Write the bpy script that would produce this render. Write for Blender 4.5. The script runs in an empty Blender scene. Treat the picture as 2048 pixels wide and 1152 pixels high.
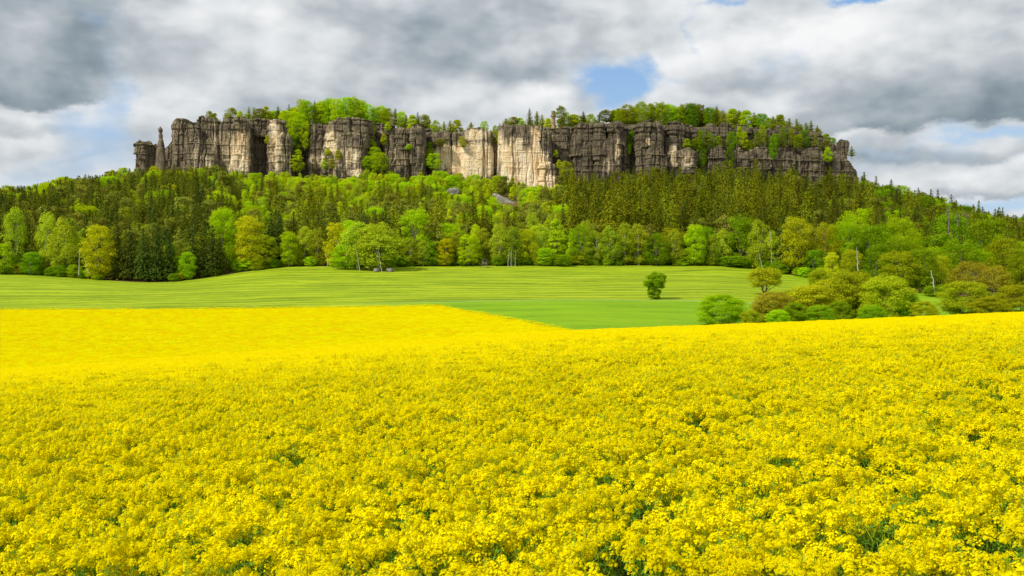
import bpy, math, random
import numpy as np
from mathutils import Vector

random.seed(7)
RNG = np.random.default_rng(7)
R = math.radians
C = bpy.context.scene.collection
SC = bpy.context.scene

# ------------------------------------------------------------------ camera
EYE = 3.25            # eye height above the soil at the camera
F = 1967.0            # focal length in photograph pixels (2048 wide)
HR = 600.0            # horizon row in the photograph
cam_d = bpy.data.cameras.new('camera')
cam = bpy.data.objects.new('camera', cam_d)
C.objects.link(cam)
cam.location = (0, 0, EYE)
cam.rotation_euler = (R(90), 0, 0)
cam_d.sensor_width = 36
cam_d.lens = 36 * F / 2048
cam_d.shift_y = (HR - 576) / 2048
cam_d.clip_start = 0.1
cam_d.clip_end = 20000
SC.camera = cam

# ------------------------------------------------------------------ sun
SUN_EL, SUN_AZ = 44.0, -126.0          # azimuth clockwise from +Y: from the left, behind the viewer
sd = Vector((math.sin(R(SUN_AZ)) * math.cos(R(SUN_EL)), math.cos(R(SUN_AZ)) * math.cos(R(SUN_EL)), math.sin(R(SUN_EL))))
sun_d = bpy.data.lights.new('sun', 'SUN')
sun_d.energy = 4.3
sun_d.angle = R(0.5)
sun_d.color = (1.0, 0.945, 0.84)
sun = bpy.data.objects.new('sun', sun_d)
C.objects.link(sun)
sun.location = (-60, -40, 120)
sun.rotation_euler = (-sd).to_track_quat('-Z', 'Y').to_euler()

SC.view_settings.view_transform = 'Standard'
SC.view_settings.look = 'None'
SC.view_settings.exposure = 0.15
SC.view_settings.gamma = 1.0
SC.render.engine = 'CYCLES'
SC.cycles.max_bounces = 9
SC.cycles.diffuse_bounces = 6
SC.cycles.transmission_bounces = 6
SC.cycles.transparent_max_bounces = 8
SC.cycles.caustics_reflective = False
SC.cycles.caustics_refractive = False

# ------------------------------------------------------------------ node helper
class NT:
    def __init__(self, tree):
        self.t = tree; self.n = tree.nodes; self.l = tree.links
    def new(self, typ, **kw):
        n = self.n.new(typ)
        for k, v in kw.items():
            setattr(n, k, v)
        return n
    def put(self, sock, v):
        if hasattr(v, 'is_linked') or isinstance(v, bpy.types.NodeSocket):
            self.l.new(v, sock)
        elif isinstance(v, (tuple, list)) and sock.type == 'RGBA' and len(v) == 3:
            sock.default_value = (*v, 1)
        else:
            sock.default_value = v
    def math(self, op, a, b=None, c=None, clamp=False):
        n = self.new('ShaderNodeMath', operation=op, use_clamp=clamp)
        self.put(n.inputs[0], a)
        if b is not None: self.put(n.inputs[1], b)
        if c is not None: self.put(n.inputs[2], c)
        return n.outputs[0]
    def vec(self, op, a, b=None):
        n = self.new('ShaderNodeVectorMath', operation=op)
        self.put(n.inputs[0], a)
        if b is not None: self.put(n.inputs[1], b)
        return n.outputs['Value'] if op in ('DOT_PRODUCT', 'LENGTH') else n.outputs[0]
    def noise(self, vec, scale, detail=4, rough=0.5, dist=0.0, col=False):
        n = self.new('ShaderNodeTexNoise')
        if vec is not None: self.l.new(vec, n.inputs['Vector'])
        n.inputs['Scale'].default_value = scale
        n.inputs['Detail'].default_value = detail
        n.inputs['Roughness'].default_value = rough
        n.inputs['Distortion'].default_value = dist
        return n.outputs['Color'] if col else n.outputs['Fac']
    def ramp(self, fac, stops, interp='LINEAR'):
        n = self.new('ShaderNodeValToRGB')
        n.color_ramp.interpolation = interp
        e = n.color_ramp.elements
        while len(e) < len(stops): e.new(0.5)
        for i, (p, c) in enumerate(stops):
            e[i].position = p
            e[i].color = (*c, 1) if isinstance(c, tuple) else (c, c, c, 1)
        self.put(n.inputs['Fac'], fac)
        return n.outputs['Color']
    def mix(self, fac, a, b, blend='MIX'):
        n = self.new('ShaderNodeMix', data_type='RGBA', blend_type=blend)
        self.put(n.inputs[0], fac); self.put(n.inputs[6], a); self.put(n.inputs[7], b)
        return n.outputs[2]
    def smooth(self, x, lo, hi):
        n = self.new('ShaderNodeMapRange', interpolation_type='SMOOTHSTEP')
        self.put(n.inputs['Value'], x)
        n.inputs['From Min'].default_value = lo; n.inputs['From Max'].default_value = hi
        return n.outputs['Result']
    def scale(self, vec, s):
        return self.vec('MULTIPLY', vec, s)

# ------------------------------------------------------------------ world: Nishita sky with a deck of broken cloud
W = bpy.data.worlds.new('World')
SC.world = W
W.use_nodes = True
W.node_tree.nodes.clear()
w = NT(W.node_tree)
SKY = 0.1
sky = w.new('ShaderNodeTexSky', sky_type='NISHITA')
sky.sun_disc = False
sky.sun_elevation = R(SUN_EL)
sky.sun_rotation = R(SUN_AZ)
sky.air_density = 1.0
sky.dust_density = 0.6
sky.ozone_density = 1.5
tc = w.new('ShaderNodeTexCoord')
sep = w.new('ShaderNodeSeparateXYZ')
w.l.new(tc.outputs['Generated'], sep.inputs[0])
az = w.math('ARCTAN2', sep.outputs[0], sep.outputs[1])
el = w.math('ARCSINE', sep.outputs[2])
cmb = w.new('ShaderNodeCombineXYZ')
w.l.new(az, cmb.inputs[0]); w.l.new(el, cmb.inputs[1])
P0 = cmb.outputs[0]
# wrinkled sky coordinates so that no cloud edge is a clean curve
wn = w.noise(w.scale(P0, (1, 1.7, 1)), 7.0, 6, 0.55, col=True)
wp = w.vec('MULTIPLY', w.vec('SUBTRACT', wn, (0.5, 0.5, 0.5)), (0.11, 0.06, 0))
wn2 = w.noise(w.scale(P0, (1, 1.5, 1)), 34.0, 5, 0.6, col=True)
wp2 = w.vec('MULTIPLY', w.vec('SUBTRACT', wn2, (0.5, 0.5, 0.5)), (0.03, 0.018, 0))
P1 = w.vec('ADD', w.vec('ADD', P0, wp), wp2)
def azel(px, row):
    a = math.atan((px - 1024) / F)
    return a, math.atan((HR - row) / F * math.cos(a))
def blob(px, row, spx, srow, amp, rot=0.0, P=P1):
    a, e = azel(px, row)
    d = w.vec('SUBTRACT', P, (a, e, 0))
    if rot:
        n = w.new('ShaderNodeVectorRotate', rotation_type='Z_AXIS')
        w.l.new(d, n.inputs['Vector']); n.inputs['Angle'].default_value = R(rot)
        d = n.outputs[0]
    d = w.vec('MULTIPLY', d, (F / spx, F / srow, 0))
    return w.math('MULTIPLY', w.math('POWER', math.e, w.math('MULTIPLY', w.vec('DOT_PRODUCT', d, d), -1.0)), amp)
def shelf(px0, px1, row0, row1, height, amp, soft=7.0):
    # a cloud body with a flat base running from (px0, row0) to (px1, row1), fading upwards
    a0, e0 = azel(px0, row0); a1, e1 = azel(px1, row1)
    s_ = w.new('ShaderNodeSeparateXYZ'); w.l.new(P1, s_.inputs[0])
    base = w.math('ADD', e0, w.math('MULTIPLY', w.math('SUBTRACT', s_.outputs[0], a0), (e1 - e0) / (a1 - a0)))
    up = w.math('SUBTRACT', s_.outputs[1], base)
    k = w.math('MULTIPLY', w.smooth(up, -soft / F, soft / F), w.math('POWER', math.e, w.math('MULTIPLY', w.math('MAXIMUM', up, 0.0), -F / height)))
    win = w.math('MULTIPLY', w.smooth(s_.outputs[0], a0 - 40 / F, a0 + 60 / F), w.math('SUBTRACT', 1.0, w.smooth(s_.outputs[0], a1 - 60 / F, a1 + 40 / F)))
    return w.math('MULTIPLY', w.math('MULTIPLY', k, win), amp)
def total(parts):
    s = parts[0]
    for p in parts[1:]:
        s = w.math('ADD', s, p)
    return s
q = w.scale(P0, (1, 1.75, 1))
f_low = w.noise(q, 5.0, 3, 0.5)
f_mid = w.noise(q, 9.0, 8, 0.56)
f_lit = w.noise(w.vec('ADD', q, (-0.022, 0.034, 0)), 11.0, 3, 0.5)
f_soft = w.noise(q, 11.0, 3, 0.5)
f_fine = w.noise(w.scale(P0, (1, 1.4, 1)), 40.0, 6, 0.6)
# gaps where the blue shows
gap = total([
    blob(240, 165, 40, 80, 0.30, -14), blob(205, 265, 110, 50, 0.38, 14), blob(110, 335, 180, 36, 0.24),
    blob(1240, 168, 74, 40, 0.95, 10), blob(1295, 122, 46, 22, 0.4, 25), blob(1405, 60, 22, 60, 0.34, -12), blob(1365, 152, 30, 20, 0.34),
    blob(1475, -4, 60, 12, 0.5), blob(1690, -6, 80, 12, 0.8),
    blob(1990, 278, 150, 12, 0.36, 4), blob(1800, 310, 140, 24, 0.30, 6), blob(2030, 418, 110, 16, 0.5), blob(1740, 350, 60, 20, 0.2)])
cover = w.math('SUBTRACT', w.math('ADD', 0.62, w.math('MULTIPLY', w.math('SUBTRACT', f_mid, 0.5), 1.2)), gap)
alpha = w.smooth(cover, 0.0, 0.52)
# light and dark bodies of cloud
lum = total([
    w.math('ADD', 0.70, w.math('MULTIPLY', w.math('SUBTRACT', f_mid, 0.5), 0.42)),
    w.math('MULTIPLY', w.math('SUBTRACT', f_soft, f_lit), 0.85),
    w.math('MULTIPLY', w.math('SUBTRACT', f_fine, 0.5), 0.17),
    w.math('MULTIPLY', w.math('SUBTRACT', f_low, 0.5), 0.24),
    shelf(-200, 235, 216, 186, 170, -0.44), blob(60, 110, 170, 60, -0.06), blob(180, 140, 60, 60, -0.08), blob(250, 45, 170, 60, -0.14), shelf(-200, 150, 268, 262, 24, -0.30, 10), blob(60, 228, 90, 10, 0.14),
    blob(560, 70, 120, 70, 0.14), blob(460, 110, 130, 60, 0.08), blob(380, 215, 110, 25, 0.14), shelf(380, 800, 236, 226, 60, -0.32, 16),
    blob(860, 45, 190, 50, -0.26), blob(960, 120, 200, 40, -0.20), blob(850, 175, 160, 30, -0.12), blob(1110, 30, 100, 40, -0.16), shelf(900, 1130, 178, 160, 40, -0.12, 14),
    blob(1090, 185, 40, 22, 0.28), blob(1230, 70, 120, 40, 0.10, 30),
    blob(1480, 80, 100, 50, 0.14), blob(1560, 25, 90, 25, -0.16), blob(1640, 60, 120, 60, 0.14), blob(1540, 190, 60, 22, 0.16), shelf(1390, 1560, 170, 165, 30, -0.12, 12),
    blob(1800, 40, 180, 60, 0.16), blob(1700, 120, 140, 40, 0.10), shelf(1560, 2300, 268, 242, 70, -0.46, 8), blob(1940, 190, 200, 50, -0.14, 6), blob(1980, 110, 120, 40, -0.12),
    blob(1990, 345, 90, 22, 0.24), blob(1900, 372, 60, 16, 0.14), shelf(1830, 2300, 400, 412, 14, -0.42, 5), shelf(1720, 2300, 330, 312, 26, -0.20, 8), blob(1850, 318, 140, 16, -0.16), blob(2000, 300, 80, 12, 0.10),
    shelf(60, 120, 305, 303, 12, -0.18, 6), shelf(150, 240, 328, 322, 10, -0.2, 6), blob(30, 345, 80, 20, 0.06)])
cl = w.ramp(lum, [(0.06, (0.125, 0.175, 0.215)), (0.28, (0.255, 0.310, 0.350)), (0.52, (0.44, 0.48, 0.515)), (0.74, (0.64, 0.67, 0.69)), (1.0, (0.84, 0.845, 0.85))])
cl_b = w.vec('MULTIPLY', cl, (1 / SKY, 1 / SKY, 1 / SKY))
blue = w.mix(0.55, w.vec('MULTIPLY', sky.outputs['Color'], (1.15, 1.25, 1.35)), (0.20 / SKY, 0.40 / SKY, 0.70 / SKY))
haze_l = w.mix(w.smooth(el, 0.30, 0.05), blue, (0.46 / SKY, 0.58 / SKY, 0.72 / SKY))
thin = w.mix(0.72, blue, haze_l)
out_c = w.mix(alpha, thin, cl_b)
# overhead and behind the viewer: the plain Nishita sky under thin cloud
bg = w.new('ShaderNodeBackground')
w.l.new(out_c, bg.inputs['Color'])
bg.inputs['Strength'].default_value = SKY
wo = w.new('ShaderNodeOutputWorld')
w.l.new(bg.outputs[0], wo.inputs['Surface'])

# ------------------------------------------------------------------ numpy helpers
def hash3(i, j, k, seed):
    h = (i.astype(np.int64) * 374761393 + j.astype(np.int64) * 668265263 + k.astype(np.int64) * 2147483647 + seed * 974634777) & 0xFFFFFFFF
    h = ((h ^ (h >> 13)) * 1274126177) & 0xFFFFFFFF
    h = h ^ (h >> 16)
    return (h & 0xFFFF) / 65535.0
def vnoise(p, seed=0):
    f = np.floor(p); t = p - f; t = t * t * (3 - 2 * t)
    i, j, k = f[:, 0].astype(int), f[:, 1].astype(int), f[:, 2].astype(int)
    r = 0
    for a in (0, 1):
        for b in (0, 1):
            for c in (0, 1):
                wgt = (t[:, 0] if a else 1 - t[:, 0]) * (t[:, 1] if b else 1 - t[:, 1]) * (t[:, 2] if c else 1 - t[:, 2])
                r = r + wgt * hash3(i + a, j + b, k + c, seed)
    return r * 2 - 1
def fbm(p, seed=0, octs=4, gain=0.5):
    r = 0; a = 1.0; n = 0
    for o in range(octs):
        r = r + a * vnoise(p * (2.03 ** o) + o * 17.3, seed + o); n += a; a *= gain
    return r / n
def pchip(xk, yk, x):
    xk = np.asarray(xk, float); yk = np.asarray(yk, float)
    h = np.diff(xk); d = np.diff(yk) / h
    m = np.zeros_like(yk)
    for i in range(1, len(xk) - 1):
        if d[i - 1] * d[i] > 0:
            w1 = 2 * h[i] + h[i - 1]; w2 = h[i] + 2 * h[i - 1]
            m[i] = (w1 + w2) / (w1 / d[i - 1] + w2 / d[i])
    m[0], m[-1] = d[0], d[-1]
    x = np.clip(x, xk[0], xk[-1])
    i = np.clip(np.searchsorted(xk, x) - 1, 0, len(xk) - 2)
    t = (x - xk[i]) / h[i]
    return ((1 + 2 * t) * (1 - t) ** 2 * yk[i] + t * (1 - t) ** 2 * h[i] * m[i] + t * t * (3 - 2 * t) * yk[i + 1] + t * t * (t - 1) * h[i] * m[i + 1])

def mesh_np(name, V, Fq, mats=(), smooth=True, mat_idx=None, attrs=None):
    """a mesh from vertex array V and an (n,4) or (n,3) face array, or a list of both"""
    me = bpy.data.meshes.new(name)
    V = np.asarray(V, np.float32)
    fl = [np.asarray(f, np.int32) for f in (Fq if isinstance(Fq, list) else [Fq]) if len(f)]
    tot = np.concatenate([np.full(len(f), f.shape[1], np.int32) for f in fl])
    idx = np.concatenate([f.ravel() for f in fl])
    me.vertices.add(len(V)); me.vertices.foreach_set('co', V.ravel())
    me.loops.add(len(idx)); me.loops.foreach_set('vertex_index', idx)
    me.polygons.add(len(tot))
    me.polygons.foreach_set('loop_start', np.concatenate([[0], np.cumsum(tot)[:-1]]).astype(np.int32))
    me.polygons.foreach_set('loop_total', tot)
    if mat_idx is not None:
        me.polygons.foreach_set('material_index', np.asarray(mat_idx, np.int32))
    me.polygons.foreach_set('use_smooth', np.full(len(tot), smooth, bool))
    for m in mats: me.materials.append(m)
    for k, v in (attrs or {}).items():
        a = me.attributes.new(k, 'FLOAT', 'POINT')
        a.data.foreach_set('value', np.asarray(v, np.float32))
    me.update(calc_edges=True)
    return me

def tag(o, label=None, cat=None, group=None, kind=None):
    if label: o['label'] = label
    if cat: o['category'] = cat
    if group: o['group'] = group
    if kind: o['kind'] = kind
    return o
def link(name, me, parent=None, loc=(0, 0, 0)):
    o = bpy.data.objects.new(name, me); C.objects.link(o)
    o.location = loc
    if parent is not None: o.parent = parent
    return o
def empty(name, loc, rz=0.0, scale=(1, 1, 1)):
    o = bpy.data.objects.new(name, None); C.objects.link(o)
    o.location = loc; o.rotation_euler = (0, 0, rz); o.scale = scale
    o.empty_display_size = 0.3
    return o

# ------------------------------------------------------------------ materials
def new_mat(name):
    m = bpy.data.materials.new(name); m.use_nodes = True
    m.node_tree.nodes.clear()
    n = NT(m.node_tree)
    out = n.new('ShaderNodeOutputMaterial')
    return m, n, out
def principled(n, col, rough=0.8, spec=0.2, normal=None):
    p = n.new('ShaderNodeBsdfPrincipled')
    n.put(p.inputs['Base Color'], col)
    n.put(p.inputs['Roughness'], rough)
    p.inputs['Specular IOR Level'].default_value = spec
    if normal is not None: n.l.new(normal, p.inputs['Normal'])
    return p.outputs[0]
def bump(n, h, strength, dist):
    b = n.new('ShaderNodeBump')
    b.inputs['Strength'].default_value = strength; b.inputs['Distance'].default_value = dist
    n.l.new(h, b.inputs['Height'])
    return b.outputs[0]

def mat_leaf(name, c1, c2, trans=0.35, spread=0.35, tcol=None):
    """foliage: each leaf spray varies between two colours, every tree a little too; part of the light goes through"""
    m, n, out = new_mat(name)
    geo = n.new('ShaderNodeNewGeometry'); oi = n.new('ShaderNodeObjectInfo')
    tcx = n.new('ShaderNodeTexCoord')
    cl_ = n.smooth(n.noise(tcx.outputs['Object'], 7.0, 2, 0.5), 0.36, 0.64)
    f = n.math('ADD', n.math('MULTIPLY', geo.outputs['Random Per Island'], 0.42), n.math('ADD', n.math('MULTIPLY', oi.outputs['Random'], 0.18), n.math('MULTIPLY', cl_, 0.40)))
    col = n.mix(f, c1, c2)
    hsv = n.new('ShaderNodeHueSaturation')
    n.l.new(col, hsv.inputs['Color'])
    n.put(hsv.inputs['Hue'], n.math('ADD', 0.5, n.math('MULTIPLY', n.math('SUBTRACT', oi.outputs['Random'], 0.5), 0.035)))
    n.put(hsv.inputs['Value'], n.math('ADD', 1 - spread / 2, n.math('MULTIPLY', n.math('FRACT', n.math('MULTIPLY', oi.outputs['Random'], 7.31)), spread)))
    d = n.new('ShaderNodeBsdfDiffuse'); n.l.new(hsv.outputs[0], d.inputs['Color'])
    t = n.new('ShaderNodeBsdfTranslucent')
    tm = n.vec('MULTIPLY', hsv.outputs[0], tcol or (1.15, 1.2, 0.6))
    n.l.new(tm, t.inputs['Color'])
    mx = n.new('ShaderNodeMixShader'); mx.inputs[0].default_value = trans
    n.l.new(d.outputs[0], mx.inputs[1]); n.l.new(t.outputs[0], mx.inputs[2])
    n.l.new(mx.outputs[0], out.inputs['Surface'])
    return m

def mat_bark(name, c1, c2, scale=3.0, stretch=(1, 1, 0.25), lo=0.35, hi=0.65):
    m, n, out = new_mat(name)
    tcx = n.new('ShaderNodeTexCoord')
    v = n.scale(tcx.outputs['Object'], stretch)
    nz = n.noise(v, scale, 5, 0.6)
    col = n.mix(n.smooth(nz, lo, hi), c1, c2)
    n.l.new(principled(n, col, 0.9, 0.1, bump(n, nz, 0.6, 0.05)), out.inputs['Surface'])
    return m

LEAF = {
    'spruce':   mat_leaf('spruce_needles', (0.078, 0.108, 0.009), (0.205, 0.215, 0.015), 0.18, 0.6),
    'darkspruce': mat_leaf('dark_spruce_needles', (0.040, 0.070, 0.012), (0.105, 0.145, 0.016), 0.14, 0.4),  # needles of a darker green, the tree's own colour
    'olive':    mat_leaf('olive_spruce_needles', (0.140, 0.168, 0.007), (0.300, 0.308, 0.012), 0.20, 0.7),
    'pine':     mat_leaf('pine_needles', (0.180, 0.210, 0.022), (0.340, 0.355, 0.040), 0.20, 0.5),
    'birch':    mat_leaf('birch_leaves', (0.290, 0.375, 0.012), (0.520, 0.590, 0.034), 0.42, 0.4),
    'larch':    mat_leaf('larch_needles', (0.370, 0.460, 0.008), (0.600, 0.670, 0.020), 0.42, 0.45),
    'bright':   mat_leaf('young_beech_leaves', (0.310, 0.470, 0.004), (0.530, 0.670, 0.012), 0.44, 0.35),
    'yellow':   mat_leaf('young_maple_leaves', (0.440, 0.470, 0.008), (0.640, 0.630, 0.014), 0.42, 0.25),
    'orange':   mat_leaf('flowering_maple_leaves', (0.460, 0.420, 0.006), (0.640, 0.550, 0.010), 0.40, 0.2),
    'green':    mat_leaf('deep_green_leaves', (0.150, 0.270, 0.005), (0.310, 0.450, 0.010), 0.40, 0.45),
    'oak':      mat_leaf('olive_oak_leaves', (0.290, 0.345, 0.007), (0.500, 0.520, 0.014), 0.40, 0.35),
    'brown':    mat_leaf('reddish_buds', (0.290, 0.270, 0.014), (0.460, 0.400, 0.026), 0.34, 0.3),
}
BARK = {
    'dark':  mat_bark('dark_bark', (0.035, 0.026, 0.018), (0.085, 0.065, 0.045)),
    'birch': mat_bark('birch_bark', (0.08, 0.07, 0.06), (0.46, 0.44, 0.39), 2.2, (0.6, 0.6, 1.6), 0.30, 0.42),
    'pine':  mat_bark('pine_bark', (0.16, 0.075, 0.035), (0.30, 0.15, 0.07)),
    'grey':  mat_bark('grey_bark', (0.12, 0.10, 0.08), (0.28, 0.25, 0.21)),
}

# ------------------------------------------------------------------ terrain
PXC = [-700, 0, 300, 600, 880, 1140, 1400, 1700, 2048, 2750]
ROWS = {       # depth (m) : row of the visible surface (crop top where there is crop) in each column
    90:  [775, 740, 719, 698, 678, 662, 651.5, 640, 625, 600],
    117: [790, 752, 735, 716, 700, 684, 680, 672, 660, 640],
    150: [745, 716, 708, 697, 680, 663, 672, 668, 656, 640],
    200: [675, 655, 652, 648, 641, 633, 642, 646, 638, 625],
    250: [628, 620, 619, 616, 612, 608, 611, 627, 620, 610],
    275: [612, 612, 609, 604, 598, 596, 597, 613, 614, 605],
    300: [600, 592, 593, 588, 583, 582, 583, 602, 606, 600],
    350: [575, 562, 572, 559, 556, 556, 557, 575, 596, 590],
    400: [552, 548, 561, 535, 534, 533, 533, 556, 588, 584],
    450: [520, 510, 515, 508, 506, 506, 506, 530, 562, 575],
    550: [462, 455, 446, 440, 440, 442, 448, 478, 530, 552],
    650: [424, 415, 385, 385, 392, 398, 400, 424, 497, 535],
    700: [422, 412, 362, 372, 378, 384, 378, 396, 485, 530],
    760: [432, 422, 372, 372, 378, 384, 380, 410, 490, 540],
    1000: [545, 540, 520, 510, 510, 510, 510, 530, 560, 570],
    2500: [604, 604, 604, 604, 604, 604, 604, 604, 604, 604],
    9000: [601] * 10,
}
GP = np.arange(-700, 2751, 10.0)
GY = np.concatenate([np.arange(0, 1000, 2.0), np.arange(1000, 9001, 50.0)])
CROP = 1.2
def crop_edge(px):
    return np.interp(px, [-700, 880, 1140, 1240, 1400, 2750], [252, 252, 152, 112, 106, 106])
def _build():
    ys = sorted(ROWS)
    rows = np.array([pchip(PXC, ROWS[y], GP) for y in ys])
    zk = (HR - rows) / F * np.array(ys)[:, None]
    z90 = zk[0]
    near_y = [0, 15, 30, 50, 70]
    near = np.array([-2.0 + (z90 + 2.0) * (y / 90.0) + 0.35 * math.sin(math.pi * y / 90) * 0.4 for y in near_y])
    yk = np.array(near_y + ys, float)
    zk = np.vstack([near, zk])
    T = np.empty((len(GP), len(GY)))
    for i in range(len(GP)):
        T[i] = pchip(yk, zk[:, i], GY)
    m = crop_edge(GP)[:, None] - GY[None, :]
    m = np.clip(m / 6.0 + 0.5, 0, 1); m = m * m * (3 - 2 * m)
    return T - CROP * m
TAB = _build()
def ground(x, y):
    """height of the ground above the soil at the camera (vectorised)"""
    x = np.atleast_1d(np.asarray(x, float)); y = np.atleast_1d(np.asarray(y, float))
    px = np.clip(1024 + F * x / np.maximum(y, 7.0), GP[0], GP[-1] - 1e-3)
    yy = np.clip(y, 0, 8999)
    i = (px - GP[0]) / 10.0; i0 = np.floor(i).astype(int); fi = i - i0
    j0 = np.clip(np.searchsorted(GY, yy, side='right') - 1, 0, len(GY) - 2)
    fj = (yy - GY[j0]) / (GY[j0 + 1] - GY[j0])
    z = (TAB[i0, j0] * (1 - fi) * (1 - fj) + TAB[i0 + 1, j0] * fi * (1 - fj) + TAB[i0, j0 + 1] * (1 - fi) * fj + TAB[i0 + 1, j0 + 1] * fi * fj)
    return z + EYE
def at(px, y):
    return (px - 1024) / F * y
def zrow(row, y):
    return EYE + (HR - row) / F * y
def g1(x, y):
    return float(ground(x, y)[0])

SX = np.linspace(-1, 1, 361); SX = SX * 0.72 + 0.40 * SX ** 3
YS = np.concatenate([np.arange(-30, 60, 2.0), np.arange(60, 440, 1.6), np.arange(440, 800, 5.0), np.arange(800, 1500, 40.0), np.array([1700, 2100, 2600, 3400, 4500, 6000, 9000.0])])
GXm = SX[None, :] * (np.maximum(YS, 0)[:, None] + 25.0)
GYm = np.repeat(YS[:, None], len(SX), 1)
GZm = ground(GXm.ravel(), GYm.ravel()).reshape(GXm.shape)
GZm = GZm + 0.05 * fbm(np.stack([GXm.ravel() / 5, GYm.ravel() / 5, np.zeros(GXm.size)], 1), 5, 3).reshape(GXm.shape) * (GYm > 130)
EDGE_PX = [-700, 0, 130, 220, 270, 330, 420, 560, 650, 730, 800, 1000, 1400, 1500, 1620, 1700, 1850, 2048, 2750]
EDGE_Y = [402, 400, 398, 392, 388, 386, 396, 404, 405, 400, 404, 404, 404, 401, 380, 372, 345, 330, 330]
def forest_edge(px):
    return np.interp(px, EDGE_PX, EDGE_Y)
pxm = 1024 + F * GXm / np.maximum(GYm, 7.0)
zone = np.where(GYm < np.minimum(crop_edge(pxm) - 4.0, 400), 0, np.where(GYm < forest_edge(pxm) - 1.0, 1, 2))
nY, nX = GXm.shape
vid = np.arange(nY * nX).reshape(nY, nX)
quads = np.stack([vid[:-1, :-1], vid[:-1, 1:], vid[1:, 1:], vid[1:, :-1]], -1).reshape(-1, 4)
qz = zone[:-1, :-1].ravel()
Vall = np.stack([GXm, GYm, GZm], -1).reshape(-1, 3)
def sub_mesh(name, sel, mats):
    f = quads[sel]; u, inv = np.unique(f, return_inverse=True)
    return mesh_np(name, Vall[u], inv.reshape(-1, 4), mats)

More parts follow.
